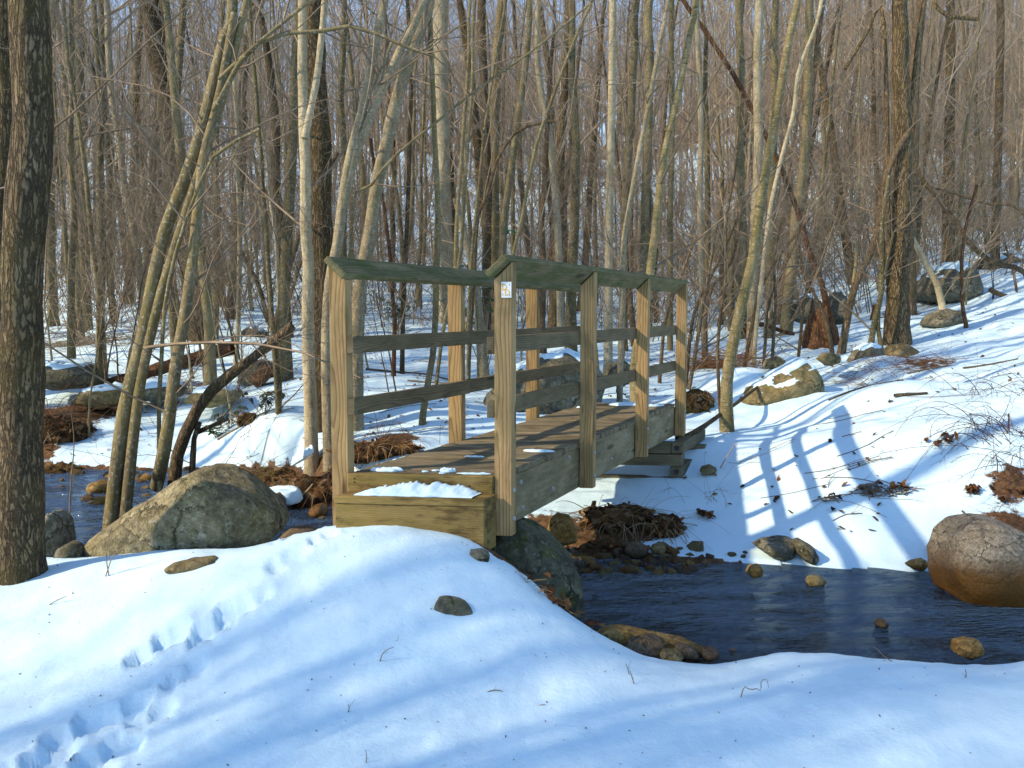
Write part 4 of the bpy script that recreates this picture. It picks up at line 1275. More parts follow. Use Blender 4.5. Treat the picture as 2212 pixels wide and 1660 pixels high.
T('slender upright stem close to the thick mossy trunk', 'bark_smooth', 11, 7, [[(980, 700), (984, 560), (990, 420), (1000, 300), (1010, 180), (1014, 60), (1018, 0)]], d=11, nb=10)
T('slender stem bowing past the broken snag', 'bark_smooth', 9, 5, [[(1010, 720), (1016, 580), (1030, 450), (1042, 320), (1056, 220), (1078, 80), (1090, 0)]], d=11.5, nb=9)
T('broken dead snag with pale peeling wood among green leaves', 'bark_pale', 26, 12, [[(1044, 800), (1036, 700), (1028, 620), (1018, 560), (1006, 520), (996, 475), (984, 428)]], d=12.2, nb=2, broken=True, trunk_rough=.12)
T('brown limb forking from the dead snag and bowing over', 'bark_brown', 10, 6, [[(1010, 530), (1030, 490), (1050, 430), (1074, 345), (1110, 290), (1150, 270), (1200, 262)]], d=12.1, nb=5, broken=True)
T('dark stem standing in the snow behind the near railing', 'bark_brown', 11, 8, [[(868, 760), (872, 620), (880, 480), (884, 330), (888, 180), (880, 0)]], d=13, nb=10)
T('grey stem rising from a snowy foot inside the near railing gap', 'bark_smooth', 15, 10, [[(911, 918), (922, 840), (934, 770), (940, 690), (944, 600), (946, 480), (938, 300), (930, 100), (926, 0)]], nb=10)
T('thin grey stem right beside the snowy footed one in the railing gap', 'bark_smooth', 9, 6, [[(940, 870), (946, 800), (960, 700), (985, 600), (1000, 480), (1010, 330), (1020, 160), (1026, 0)]], d=10.5, nb=8)
T('red brown slender tree with a kinked stem inside the near railing', 'bark_red', 10, 7, [[(850, 790), (852, 700), (846, 620), (842, 540), (828, 440), (812, 380), (800, 300)]], d=12.5, nb=8, broken=True)
# right of the bridge
T('pale dark banded birch leaning across the snow by the wide tan boulder', 'bark_birch', 27, 15, [[(1572, 908), (1569, 843), (1577, 772), (1600, 665), (1622, 580), (1640, 460), (1660, 351), (1678, 234), (1694, 136), (1712, 50), (1724, 0)]], d=8.95, nb=14, nside=14, trunk_rough=.015, blen=(.35, 1.2))
T('thin bent sapling rising hard against the foot of the banded birch', 'bark_brown', 8, 5, [[(1560, 892), (1552, 840), (1550, 760), (1556, 680), (1566, 600), (1570, 480), (1590, 350), (1600, 200)]], d=9.1, nb=7, broken=True)
T('leaning banded stem rising beyond the far railing post', 'bark_birch', 21, 13, [[(1372, 890), (1372, 780), (1392, 680), (1405, 585), (1420, 448), (1444, 292), (1474, 156), (1494, 60), (1506, 0)]], d=9.6, nb=10)
T('pale thin trunk leaning beside the leaning banded stem', 'bark_pale', 14, 9, [[(1340, 700), (1346, 560), (1356, 467), (1378, 351), (1400, 234), (1424, 110), (1444, 0)]], d=11, nb=9)
T('dark straight trunk behind the far half of the handrail', 'bark_smooth', 20, 16, [[(1346, 700), (1350, 468), (1362, 272), (1370, 110), (1374, 0)]], d=17, nb=10)
T('olive straight trunk close beside the dark one above the handrail', 'bark_smooth', 20, 17, [[(1388, 700), (1394, 468), (1400, 273), (1404, 110), (1404, 0)]], d=16, nb=10)
T('slim olive trunk between the handrail end and the leaning banded stem', 'bark_smooth', 13, 11, [[(1448, 696), (1448, 468), (1452, 273), (1450, 110), (1452, 0)]], d=17, nb=9)
T('tall pale trunk, bare and straight, above the wide tan boulder', 'bark_pale', 21, 17, [[(1622, 716), (1628, 580), (1632, 460), (1636, 390), (1638, 195), (1640, 0)]], d=14.5, nb=10)
T('olive trunk standing close on the uphill side of the tall pale trunk', 'bark_smooth', 18, 14, [[(1660, 700), (1664, 560), (1668, 380), (1672, 200), (1676, 0)]], d=16.5, nb=10)
T('pale slim tree with a bowed stem near the brush heap', 'bark_pale', 15, 10, [[(1526, 700), (1516, 585), (1512, 460), (1514, 380), (1514, 250), (1510, 130), (1506, 0)]], d=15, nb=9)
T('thin pale trunk swinging up towards the tall pale one', 'bark_pale', 10, 7, [[(1628, 720), (1644, 610), (1656, 500), (1668, 430), (1690, 330), (1714, 240), (1726, 150), (1760, 60), (1775, 0)]], d=13.5, nb=9)
T('red brown dead trunk leaning behind and ending at the rotten stump', 'bark_red', 12, 9, [[(1798, 700), (1782, 640), (1766, 590), (1748, 545), (1720, 448), (1681, 351), (1640, 265), (1600, 190), (1568, 136), (1517, 58), (1475, 0)]], d=15.3, nb=4, trunk_rough=.06)
T('big furrowed oak standing on the slope uphill of the rotten stump', 'bark_oak', 48, 30, [[(1938, 744), (1940, 640), (1948, 521), (1950, 400), (1948, 250), (1946, 120), (1944, 0)]], nb=10, nside=18)
T('smooth purplish trunk rising close behind the big furrowed oak', 'bark_brown', 26, 20, [[(1964, 700), (1966, 506), (1972, 351), (1977, 156), (1986, 60), (1990, 0)]], d=17, nb=12)
T('brown trunk bending up from the snow between the stump and the furrowed oak', 'bark_brown', 17, 11, [[(1817, 746), (1836, 665), (1852, 604), (1882, 547), (1896, 487), (1911, 390), (1935, 330), (1965, 280)]], d=13.8, nb=8, broken=True)
T('two thin stems springing from one foot beside the furrowed oak', 'bark_smooth', 13, 8, [[(1880, 738), (1890, 690), (1902, 640), (1904, 570), (1906, 480), (1920, 380)], [(1905, 742, 0, 10), (1896, 700), (1900, 650), (1910, 590), (1930, 500)]], d=13.6, nb=10, broken=True)
T('dark grey trunk standing just behind the fallen red log near the stump', 'bark_smooth', 22, 16, [[(1696, 706), (1704, 620), (1712, 560), (1720, 460), (1736, 350), (1745, 200), (1750, 0)]], d=17, nb=9)
T('olive trunk behind the brush, in line with the wide tan boulder', 'bark_smooth', 20, 15, [[(1602, 700), (1606, 600), (1604, 480), (1598, 330), (1600, 160), (1596, 0)]], d=18, nb=9)
T('dark slim trunk far up the slope at the picture edge', 'bark_brown', 18, 15, [[(2150, 560), (2152, 440), (2158, 250), (2160, 120), (2160, 0)]], d=22, nb=12)
T('leaning pole of a tree propped by the big dark boulder', 'bark_pale', 15, 11, [[(2041, 655), (2026, 620), (2012, 592), (1984, 540), (1958, 495), (1938, 465), (1919, 440)]], d=16.5, nb=3, broken=True)
T('thin reddish sapling in front of the big dark boulder', 'bark_red', 9, 6, [[(2088, 716), (2080, 660), (2078, 600), (2080, 540), (2090, 470), (2110, 400)]], d=14.5, nb=8, broken=True)
T('long curved bough drooping down the slope in front of the dark rocks', 'bark_brown', 12, 9, [[(2240, 598), (2212, 588), (2149, 569), (2090, 522), (2055, 467), (2020, 420), (1988, 382), (1970, 320), (1976, 250)]], d=15, nb=8, broken=True, name='bough')
T('thin fallen pole hanging across the slope above the long curved bough', 'bark_brown', 8, 5, [[(2260, 476), (2212, 464), (2130, 440), (2060, 418), (2000, 404), (1958, 405)]], d=16, nb=3, broken=True, name='pole')
T('dark gnarled limb reaching across high above the slope', 'bark_oak', 14, 8, [[(1948, 45), (1990, 38), (2040, 36), (2110, 42)], [(1946, 42, 0, 13), (1910, 60), (1870, 78), (1850, 110), (1825, 150)]], d=14.0, nb=6, broken=True, name='limb')
# the slanting saplings over the brush heap
g = np.random.default_rng(5)
SAP = [[(1523, 770), (1526, 675), (1545, 610), (1576, 575), (1600, 480)], [(1482, 770), (1500, 680), (1540, 590), (1580, 500), (1620, 420)], [(1650, 735), (1662, 660), (1690, 590), (1720, 520), (1745, 440)], [(1668, 735), (1676, 650), (1672, 560), (1690, 470)],
       [(1725, 720), (1740, 640), (1775, 560), (1800, 480)], [(1490, 700), (1530, 600), (1545, 500), (1570, 400)], [(1608, 720), (1640, 640), (1680, 560), (1750, 470)], [(1800, 745), (1780, 680), (1740, 600), (1722, 530)], [(1425, 760), (1438, 690), (1470, 600), (1500, 520)]]
SAPL = ['nearest the far railing post', 'splayed lowest over the brush heap', 'rising beside the olive trunk behind the brush', 'standing almost upright beside the dark grey trunk', 'leaning uphill just before the rotten stump', 'thin and far behind the brush heap', 'crossing behind the tall pale trunk', 'leaning downhill from the foot of the stump', 'rising behind the handrail end']
for st, sl in zip(SAP, SAPL):
    root = T('slanting sapling ' + sl, 'bark_brown', g.uniform(7, 11), 5, [st], d=g.uniform(11.5, 14), nb=9, broken=True, name='sapling', cat='sapling', nside=7)
    root['group'] = 'slanting saplings over the brush'

# ---- shared trees for the depth of the wood
def grown_tree(name, seed, kind, height, r, nl=26, lean=.4, tw=(5, 3), tm='twig', low=.22, stems=1, name_cat='tree', sides=8):
    g = np.random.default_rng(seed)
    root = link(name, None)
    root.empty_display_size = .1
    lines, cp = [], []
    for k in range(stems):
        K = 12
        s = np.linspace(0, 1, K)
        az = g.uniform(0, 6.28)
        P = np.stack([lean * np.cos(az) * s ** 1.4 * height * .2 + .06 * height * .25 * np.cumsum(g.normal(size=K)) * .25, lean * np.sin(az) * s ** 1.4 * height * .2 + .06 * height * .25 * np.cumsum(g.normal(size=K)) * .25, s * height - .15], -1)
        P[:, :2] -= P[0, :2] - g.normal(size=2) * .08 * (stems > 1)
        rr = r * (1 if k == 0 else .75)
        R = rr * (1 - .88 * s ** 1.1) * (1 + .35 * np.exp(-s * height / .35))
        lines.append(tubes(P[None], R[None], sides))
        C1, R1 = sprout(P[None], R[None], nl, g, low, 1.0, (.10 * height, .28 * height), (28, 62), .22, 6, .5, .005)
        C2, R2 = sprout(C1, R1, tw[0], g, .2, 1, (.4, 1.4), (25, 55), .16, 4, .6, .0035)
        cp += [tubes(C1, R1, 4), tubes(C2, R2, 3)]
        if tw[1]:
            C3, R3 = sprout(C2, R2, tw[1], g, .2, 1, (.2, .7), (20, 55), .1, 3, .7, .0028)
            cp.append(tubes(C3, R3, 3))
    V, Q = join(lines)
    link('trunk', mesh_np('trunk', V, [Q]), M[kind], root)
    V, Q = join(cp)
    link('crown', mesh_np('crown', V, [Q]), M[tm], root)
    return root


placed = list(TREES)


def free(x, y, r):
    return all((x - a) ** 2 + (y - b) ** 2 > r * r for a, b in placed)


kinds = ['bark_smooth', 'bark_smooth', 'bark_brown', 'bark_pale', 'bark_smooth', 'bark_oak', 'bark_birch', 'bark_smooth']
protos_t = [grown_tree('tree', 200 + k, kinds[k], [11, 13, 12, 10, 14, 15, 9, 12][k], [.062, .080, .075, .050, .095, .135, .045, .070][k], 30, .5, tm='twig_far') for k in range(8)]
used_p = set()
g = np.random.default_rng(21)
LBL = {'bark_smooth': 'bare olive grey tree, one of many standing back in the snowy wood', 'bark_brown': 'bare brown tree, one of many standing back in the snowy wood', 'bark_pale': 'bare pale trunked tree, one of many standing back in the snowy wood',
       'bark_oak': 'bare thick furrowed tree, one of many standing back in the snowy wood', 'bark_birch': 'bare thin banded tree, one of many standing back in the snowy wood'}


def put_tree(k, x, y, s, label=None, group=None):
    root = protos_t[k]
    if k in used_p:
        root = dup(root)
    used_p.add(k)
    root.location = (x, y, h1(x, y))
    root.rotation_euler = (g.normal() * .04, g.normal() * .04, g.uniform(0, 6.28))
    root.scale = (s, s, s * g.uniform(.9, 1.1))
    tag(root, label or LBL[kinds[k]], 'tree', group or 'trees of the wood behind the bridge')
    placed.append((x, y))
    return root


n = 0
while n < 190:
    d = 12 + 30 * g.random() ** 1.05
    u = g.uniform(-260, 2470)
    x = (u - CU) / F * d
    if d < 18 and 560 < u < 1650 and g.random() < .6:
        continue
    if d < 19 and u > 1560:
        continue
    if not free(x, d, .55 + .012 * d):
        continue
    put_tree(int(g.integers(8)), x, d, g.uniform(.75, 1.2))
    n += 1
# trees west of the trail whose shadows streak the snow
for k, (x, y, s) in enumerate([(-4.6, 1.2, .7), (-5.6, .55, .8), (-6.6, .35, .8), (-8.2, -.3, .9), (-7.4, -.6, .9), (-5.2, -.6, .7), (-9.6, -1.0, .9), (-6.6, -1.6, .9), (-10.8, -1.3, 1.0), (-3.9, .3, .6), (-12.5, -2.6, 1.1), (-8.8, -2.4, 1.0)]):
    put_tree([0, 6, 3, 1, 2, 7, 4, 0, 2, 6, 1, 4][k], x, y, s, 'bare tree beside the trail, west of the camera, casting a long shadow on the snow', 'trees west of the trail')
gs = np.random.default_rng(77)
for x, y0, s in [(-6.0, 3.25, .6), (-7.7, 3.0, .7), (-9.5, 3.35, .7), (-12, 2.9, .8), (-14.5, 3.3, .9), (-17, 3.0, 1.0), (-5.0, 2.6, .6), (-19, 3.4, 1.1)]:
    put_tree(int(gs.integers(8)), x, y0 + .404 * x, s, 'bare tree beside the trail, west of the camera, casting a long shadow on the snow', 'trees west of the trail')
for k in range(12):                                   # farther ones in the same lines of light
    x = -12 - 10 * gs.random()
    put_tree(int(gs.integers(8)), x, 1.7 + .404 * x + gs.uniform(-1.2, .8), gs.uniform(.9, 1.2), 'bare tree beside the trail, west of the camera, casting a long shadow on the snow', 'trees west of the trail')
for x, y, s in [(-6.2, 8.6, .8), (-7.5, 7.2, .9), (-8.8, 9.6, 1.0), (-9.6, 6.6, .9), (-11, 8.0, 1.0), (-12.5, 10, 1.1), (-8.0, 11.5, .9), (-10.5, 12.5, 1.0), (-14, 7.5, 1.1), (-5.2, 7.4, .6)]:
    put_tree(int(gs.integers(8)), x, y, s, 'bare tree on the bank of the upper stream, west of the big oak', 'trees on the upper bank')
# saplings and brush
protos_s = [grown_tree('sapling', 300 + k, ['bark_brown', 'bark_smooth', 'bark_brown', 'bark_pale'][k], [3.4, 4.2, 2.6, 3.8][k], [.016, .02, .013, .018][k], 12, 1.6, (4, 2), 'twig', .15, [2, 1, 3, 1][k], sides=6) for k in range(4)]
used_s = set()
n = 0
while n < 75:
    d = 9.5 + 17 * g.random()
    u = g.uniform(60, 2300)
    x = (u - CU) / F * d
    if 700 < u < 1500 and d < 13 and g.random() < .75 or (u > 1480 and d < 17):
        continue
    if not free(x, d, .3):
        continue
    k = int(g.integers(4))
    root = protos_s[k]
    if k in used_s:
        root = dup(root)
    used_s.add(k)
    root.location = (x, d, h1(x, d))
    root.rotation_euler = (g.normal() * .12, g.normal() * .12, g.uniform(0, 6.28))
    s = g.uniform(.6, 1.25)
    root.scale = (s, s, s)
    tag(root, 'thin leafless sapling of the understorey, one of many among the trees', 'sapling', 'saplings of the understorey')
    placed.append((x, d))
    n += 1
for root in protos_t + protos_s:
    assert root.get('label'), root.name

# ---- the mass of the wood far up the hill, too many to count
def far_wood():
    g = np.random.default_rng(33)
    N = 1850
    d = 36 + 66 * g.random(N) ** .8
    u = g.uniform(-520, 2740, N)
    x = (u - CU) / F * d
    z = H(x, d)
    hgt = g.uniform(7, 15, N)
    K = 6
    s = np.linspace(0, 1, K)
    ln = g.normal(size=(N, 2)) * .05
    P = np.stack([x[:, None] + ln[:, :1] * s * hgt[:, None] + np.cumsum(g.normal(size=(N, K)) * .10, 1), d[:, None] + ln[:, 1:] * s * hgt[:, None], z[:, None] + s * hgt[:, None] - .2], -1)
    R = (g.uniform(.028, .095, N) * (1 + (d - 36) / 120))[:, None] * (1 - .85 * s)
    parts = [tubes(P, R, 5)]
    C1, R1 = sprout(P, R, 13, g, .15, 1, (.8, 3.4), (20, 50), .3, 4, .45, .010)
    C2, R2 = sprout(C1, R1, 3, g, .2, 1, (.5, 1.6), (20, 50), .25, 3, .7, .008)
    parts += [tubes(C1, R1, 3), tubes(C2, R2, 3)]
    V, Q = join(parts)
    tag(link('far_wood', mesh_np('far_wood', V, [Q]), M['twig_far']), 'bare grey brown wood covering the far snowy hillside', 'wood', kind='stuff')


far_wood()


def undergrowth():
    g = np.random.default_rng(34)
    N = 1000
    d = 19 + 34 * g.random(N) ** .8
    u = np.where(g.random(N) < .6, g.uniform(1350, 2350, N), g.uniform(-50, 1350, N))
    x = (u - CU) / F * d
    z = H(x, d)
    base = np.repeat(np.stack([x, d, z - .05], -1), 7, axis=0)
    n = len(base)
    base[:, :2] += g.normal(size=(n, 2)) * .15
    dirs = np.stack([g.normal(size=n) * .55, g.normal(size=n) * .45, np.ones(n)], -1)
    ln = g.uniform(.5, 3.0, n) * (1 + 1.2 * (g.random(n) < .35))
    s = np.linspace(0, 1, 5)
    cv = g.normal(size=(n, 3)) * .3
    P = base[:, None] + ln[:, None, None] * (dirs[:, None] * s[None, :, None] + cv[:, None] * (s ** 2)[None, :, None])
    R = np.repeat((.0030 + .0026 * ln)[:, None], 5, 1) * (1 - .6 * s)
    C1, R1 = sprout(P, R, 4, g, .3, 1, (.2, .8), (25, 55), .15, 3, .7, .003)
    V, Q = join([tubes(P, R, 3), tubes(C1, R1, 3)])
    tag(link('undergrowth', mesh_np('undergrowth', V, [Q]), M['twig']), 'leafless brush and thin shoots between the trees', 'undergrowth', kind='stuff')


undergrowth()
# ------------------------------------------------------------------ dead wood
def stick(label, pts, w0, w1, mat, d=None, name='branch', cat='branch', sides=7, forks=(), raw=False, group=None, rough=.05, sink=0.0, nt=0, n=None):
    """a branch along pixels (u, v[, distance offset]); lies where its first point meets the ground unless d is given"""
    if d is None:
        p0 = on_ground(*pts[0][:2])
        d = p0[1]
    lines = []
    for st, a, b in [(pts, w0, w1)] + [(f[0], f[1], f[2]) for f in forks]:
        P = np.array([at(q[0], q[1], d + (q[2] if len(q) > 2 else 0)) for q in st])
        if raw:
            P[:, 2] = H(P[:, 0], P[:, 1]) + a / F * d * .35
        k = n or int(max(6, min(30, 3 * len(st))))
        P = resample(P, k)
        R = np.linspace(a, b, k) / F * d / 2
        lines.append((P, np.maximum(R, .0012)))
    base = lines[0][0][0]
    parts = []
    for P, R in lines:
        V, Q = tubes(P[None], R[None], sides)
        c = np.repeat(P, sides, axis=0)
        V = c + (V - c) * (1 + rough * 4 * fbm(V * 14, 3)[:, None])
        parts.append((V, Q))
        if nt:
            gg = np.random.default_rng(hash_s(label))
            C1, R1 = sprout(P[None], R[None], nt, gg, .1, 1, (.08, .35) if w0 > 4 else (.015, .05), (30, 70), .05, 4, .5, .0010)
            parts.append(tubes(C1, R1, 3))
    V, Q = join(parts)
    o = link(name, mesh_np(name, V - base, [Q]), M[mat], loc=base)
    return tag(o, label, cat, group)


stick('red brown rotten log lying in the snow behind the leaning clump', [(205, 838), (260, 822), (330, 800), (400, 782), (455, 764), (502, 752)], 24, 30, 'bark_red', 12.6, 'log', 'log', 12, rough=.10)
stick('dark hollow end of a rotten log by the speckled stone', [(548, 826), (566, 812), (585, 798)], 36, 30, 'bark_red', 12.0, 'log', 'log', 10, rough=.12)
stick('old grey log half buried along the foot of the far trees', [(470, 752), (540, 745), (600, 742)], 14, 10, 'bark_brown', 18, 'log', 'log', 8)
stick('dark branch resting on the timber abutment and slanting up to the wide tan boulder', [(1462, 948, 0), (1490, 940, .1), (1520, 922, .4), (1556, 896, .9), (1590, 872, 1.3), (1625, 845, 1.8), (1652, 826, 2.2)], 13, 7, 'bark_brown', 8.05, sides=9)
stick('dark curved stick lying in the snow below the pale knobbly stone', [(1932, 862), (1955, 864), (1980, 874), (2002, 886)], 9, 5, 'bark_brown', raw=True)
stick('reddish bowed log lying behind the brush before the rotten stump', [(1590, 724), (1620, 706), (1650, 702), (1690, 716), (1716, 722)], 11, 8, 'bark_red', 15.5, 'log', 'log', 8)
stick('dark crooked log on the high slope at the picture edge', [(2138, 626), (2170, 640), (2220, 646), (2260, 640)], 11, 8, 'bark_brown', 17.6, 'log', 'log', 8)
stick('thin twig with one side shoot lying on the snow in the shade of the railing', [(1755, 1090), (1775, 1115), (1810, 1136), (1868, 1148)], 3.2, 2, 'twig', raw=True, name='twig', cat='twig', sides=5, forks=[([(1850, 1147), (1840, 1130), (1830, 1118)], 2.4, 1.6)])
stick('forked grey drift stick on the bank of the upper stream', [(640, 1060), (646, 1072), (660, 1064), (676, 1046)], 6, 4, 'root', 7.7)
stick('short stub leaning behind the rounded granite boulder', [(2098, 1132), (2086, 1112), (2078, 1104)], 5, 5, 'root', 5.5)
stick('straight grey stick leaning in the snow by the timber abutment', [(1556, 1012), (1572, 984), (1588, 958)], 3, 2, 'twig', 7.6, 'twig', 'twig', 5)
for k, (lb, pts) in enumerate([
    ('dead branch on the snow inside the near railing, the longest one', [(790, 800), (850, 786), (920, 776), (980, 772)]),
    ('pale dead branch slanting in the snow inside the near railing', [(880, 826), (930, 806), (968, 792)]),
    ('dark stick across the snow behind the broad grey boulder', [(1000, 712), (1080, 706), (1160, 710), (1240, 704)]),
    ('bent stick between the speckled stone and the oak pair', [(470, 952), (520, 930), (560, 906), (610, 905)]),
    ('broken bough in the snow left of the oak pair', [(560, 835), (600, 822), (640, 808)]),
    ('dark stick in the snow in front of the stump', [(1660, 850), (1720, 828), (1760, 826), (1790, 838)]),
    ('curved dark twig in the snow uphill of the wide tan boulder', [(1790, 868), (1840, 852), (1900, 856), (1950, 870)]),
    ('thin dark stick high in the snow right of the stump', [(1960, 812), (2000, 796), (2050, 786)]),
    ('dead stick across the snow near the lone rounded stone', [(2080, 800), (2130, 780), (2200, 760)])]):
    stick(lb, pts, 5.0, 2.5, 'twig' if k % 2 else 'bark_brown', raw=True, nt=7, sides=5)


def stump(label, uv, d, w, h, mat, seed):
    g = np.random.default_rng(seed)
    f = at(uv[0], uv[1], d)
    base = np.array([f[0], f[1], h1(f[0], f[1])])
    r, hh = w / F * d / 2, h / F * d
    n = 40
    a = np.arange(n) * 2 * np.pi / n
    rag = .55 + .45 * np.abs(noise3(np.stack([a * 2.2, np.full(n, seed), np.zeros(n)], -1)) * 1.4 + .35 + .3 * np.cos(a + 2.2))
    rows, V = 9, []
    fl = 1 + .10 * np.cos(a * 9 + 1) + .07 * np.cos(a * 5)
    for k in range(rows):
        s = k / (rows - 1)
        rr = r * (1.05 - .48 * s ** .7) * (1 + (fl - 1) * (1.3 - s))
        V.append(np.stack([rr * np.cos(a), rr * np.sin(a), -.08 + hh * s * rag], -1))
    for k in (1, 2, 3):                         # the hollow inside
        rr = r * (.52 - .10 * k)
        V.append(np.stack([rr * np.cos(a), rr * np.sin(a), hh * rag * (1 - .28 * k)], -1))
    V = np.concatenate(V)
    R_ = rows + 3
    i, j = np.meshgrid(np.arange(R_ - 1), np.arange(n), indexing='ij')
    q = np.stack([i * n + j, i * n + (j + 1) % n, (i + 1) * n + (j + 1) % n, (i + 1) * n + j], -1).reshape(-1, 4)
    V[:, :2] *= (1 + .10 * fbm(V * np.array([9, 9, 1.5]) + seed, 3))[:, None]
    o = link('stump', mesh_np('stump', V, [q]), M[mat], loc=base)
    return tag(o, label, 'tree stump')


stump('jagged red brown rotten stump standing on the snowy slope', (1772, 742), 15.0, 82, 100, 'bark_red', 3)
stump('small dark red splintered stump uphill of the rotten one', (1892, 664), 18.5, 22, 48, 'bark_red', 6)


# ------------------------------------------------------------------ banks of roots, brush, leaves, grass
def strands(n, cen, rx, ry, z0, g, L, up, droop, r, K=5):
    """loose strands hung over a mound: dead grass, roots, shoots"""
    a = g.uniform(0, 6.28, n)
    q = np.sqrt(g.random(n))
    S = np.stack([cen[0] + rx * q * np.cos(a), cen[1] + ry * q * np.sin(a), z0 + 0 * a], -1)
    D = np.stack([np.cos(a) * .7 + g.normal(size=n) * .5, np.sin(a) * .7 + g.normal(size=n) * .5 - .3, up + g.normal(size=n) * .35], -1)
    ln = g.uniform(L[0], L[1], n)
    s = np.linspace(0, 1, K)
    P = S[:, None] + ln[:, None, None] * (D[:, None] * s[None, :, None] + (np.array([0, 0, -droop]) + g.normal(size=(n, 3)) * .25)[:, None] * (s ** 2)[None, :, None])
    R = np.repeat(g.uniform(r * .6, r * 1.3, n)[:, None], K, 1) * (1 - .6 * s)
    return tubes(P, R, 3)


def leaf_mesh(name, C, size, g, flat=.6):
    """curled dry leaves at C"""
    n = len(C)
    a = g.uniform(0, 6.28, n)
    tl = g.normal(size=(n, 2)) * (1 - flat)
    X = np.stack([np.cos(a), np.sin(a), tl[:, 0]], -1)
    Y = np.stack([-np.sin(a), np.cos(a), tl[:, 1]], -1)
    sz = size * g.uniform(.5, 1.25, n)[:, None]
    Z = np.array([0, 0, 1.0])
    cu = g.uniform(.05, .35, n)[:, None]
    pts = [C - X * sz * .5, C - X * sz * .1 + Y * sz * .30 + Z * sz * cu, C - X * sz * .1 - Y * sz * .30 + Z * sz * cu, C + X * sz * .28 + Y * sz * .20 + Z * sz * cu * .8, C + X * sz * .28 - Y * sz * .20 + Z * sz * cu * .8, C + X * sz * .55 + Z * sz * .15, C + X * sz * .1]
    V = np.stack(pts, 1).reshape(-1, 3)
    b = np.arange(n)[:, None] * 7
    q = np.concatenate([b + np.array([[0, 6, 1, 1]]), b + np.array([[0, 2, 6, 6]])])[:, :3]
    q4 = np.concatenate([b + np.array([[6, 5, 3, 1]]), b + np.array([[6, 2, 4, 5]])])
    me = mesh_np(name, V, [q, q4], False)
    t = me.attributes.new('tint', 'FLOAT', 'POINT')
    t.data.foreach_set('value', np.repeat(g.random(n), 7).astype(np.float32))
    return me


def mound(label, uv, d, size, mat, seed, sink=.35, straw=0, roots=0, leaves=0, name='root_mound', cat='earth mound', straw_mat='straw', rough=.28):
    g = np.random.default_rng(seed)
    f = at(uv[0], uv[1], d)
    base = np.array([f[0], f[1], h1(f[0], f[1]) + size[2] * (.5 - sink)])
    P, Tt = ico(4)
    P = P * (1 + rough * fbm(P * 2.2 + seed, 5, .6))[:, None]
    V = P * np.array(size) / 2
    ob = link(name, mesh_np(name, V, [Tt]), M[mat], loc=base)
    tag(ob, label, cat)
    rx, ry, rz = np.array(size) / 2
    if straw:
        o = link('dead_grass', mesh_np('dead_grass', *(lambda a: (a[0], [a[1]]))(strands(straw, (0, 0), rx * .9, ry * .9, rz * .75, g, (.10, .38), .35, .75, .0022))), M[straw_mat], ob)
        o['kind'] = 'stuff'
    if roots:
        o = link('roots', mesh_np('roots', *(lambda a: (a[0], [a[1]]))(strands(roots, (0, -.2 * ry), rx * .95, ry * .9, rz * .3, g, (.12, .45), .05, .7, .0042, 7))), M['root'], ob)
        o['kind'] = 'stuff'
    if leaves:
        k = g.integers(len(V), size=leaves)
        o = link('dead_leaves', leaf_mesh('dead_leaves', V[k] * 1.03, .06, g, .4), M['leaf'], ob)
        o['kind'] = 'stuff'
    return ob


mound('mossy brown hummock of roots and dead grass on the bank before the tall dark oak', (585, 950), 8.8, (.62, .6, .42), 'moss_earth', 1, .42, 160, 20, 30)
mound('dark tangle of roots overhanging the water beside the near handrail post', (672, 1015), 8.0, (.62, .7, .62), 'earth', 2, .45, 110, 40, 60)
mound('low mound of brown grass and leaves under the near railing', (815, 992), 8.3, (.8, .5, .20), 'earth', 3, .6, 110, 16, 80)
mound('small mossy lump of earth in the snow uphill of the brown hummock', (538, 912), 9.8, (.26, .25, .16), 'moss_earth', 4, .45, 20, 4, 10)
mound('dark root mat torn open along the snowy bank under the bridge', (1335, 1104), 6.75, (.62, .40, .24), 'earth', 5, .42, 50, 70, 50)
mound('rounded end of dark roots poking from the snow beside the torn root mat', (1440, 1112), 6.55, (.27, .3, .22), 'earth', 6, .42, 20, 24, 14)
mound('dark earth bank with roots and leaves across the stream by the big oak', (112, 925), 10.4, (.9, .7, .40), 'earth', 7, .45, 40, 50, 120)
mound('low earthy lump at the water edge behind the big oak', (130, 990), 9.55, (.45, .4, .20), 'moss_earth', 8, .45, 30, 8, 20)
mound('mossy patch of dead leaves on the downhill side of the wide tan boulder', (1505, 842), 10.1, (.38, .4, .34), 'moss_earth', 9, .45, 40, 0, 50)


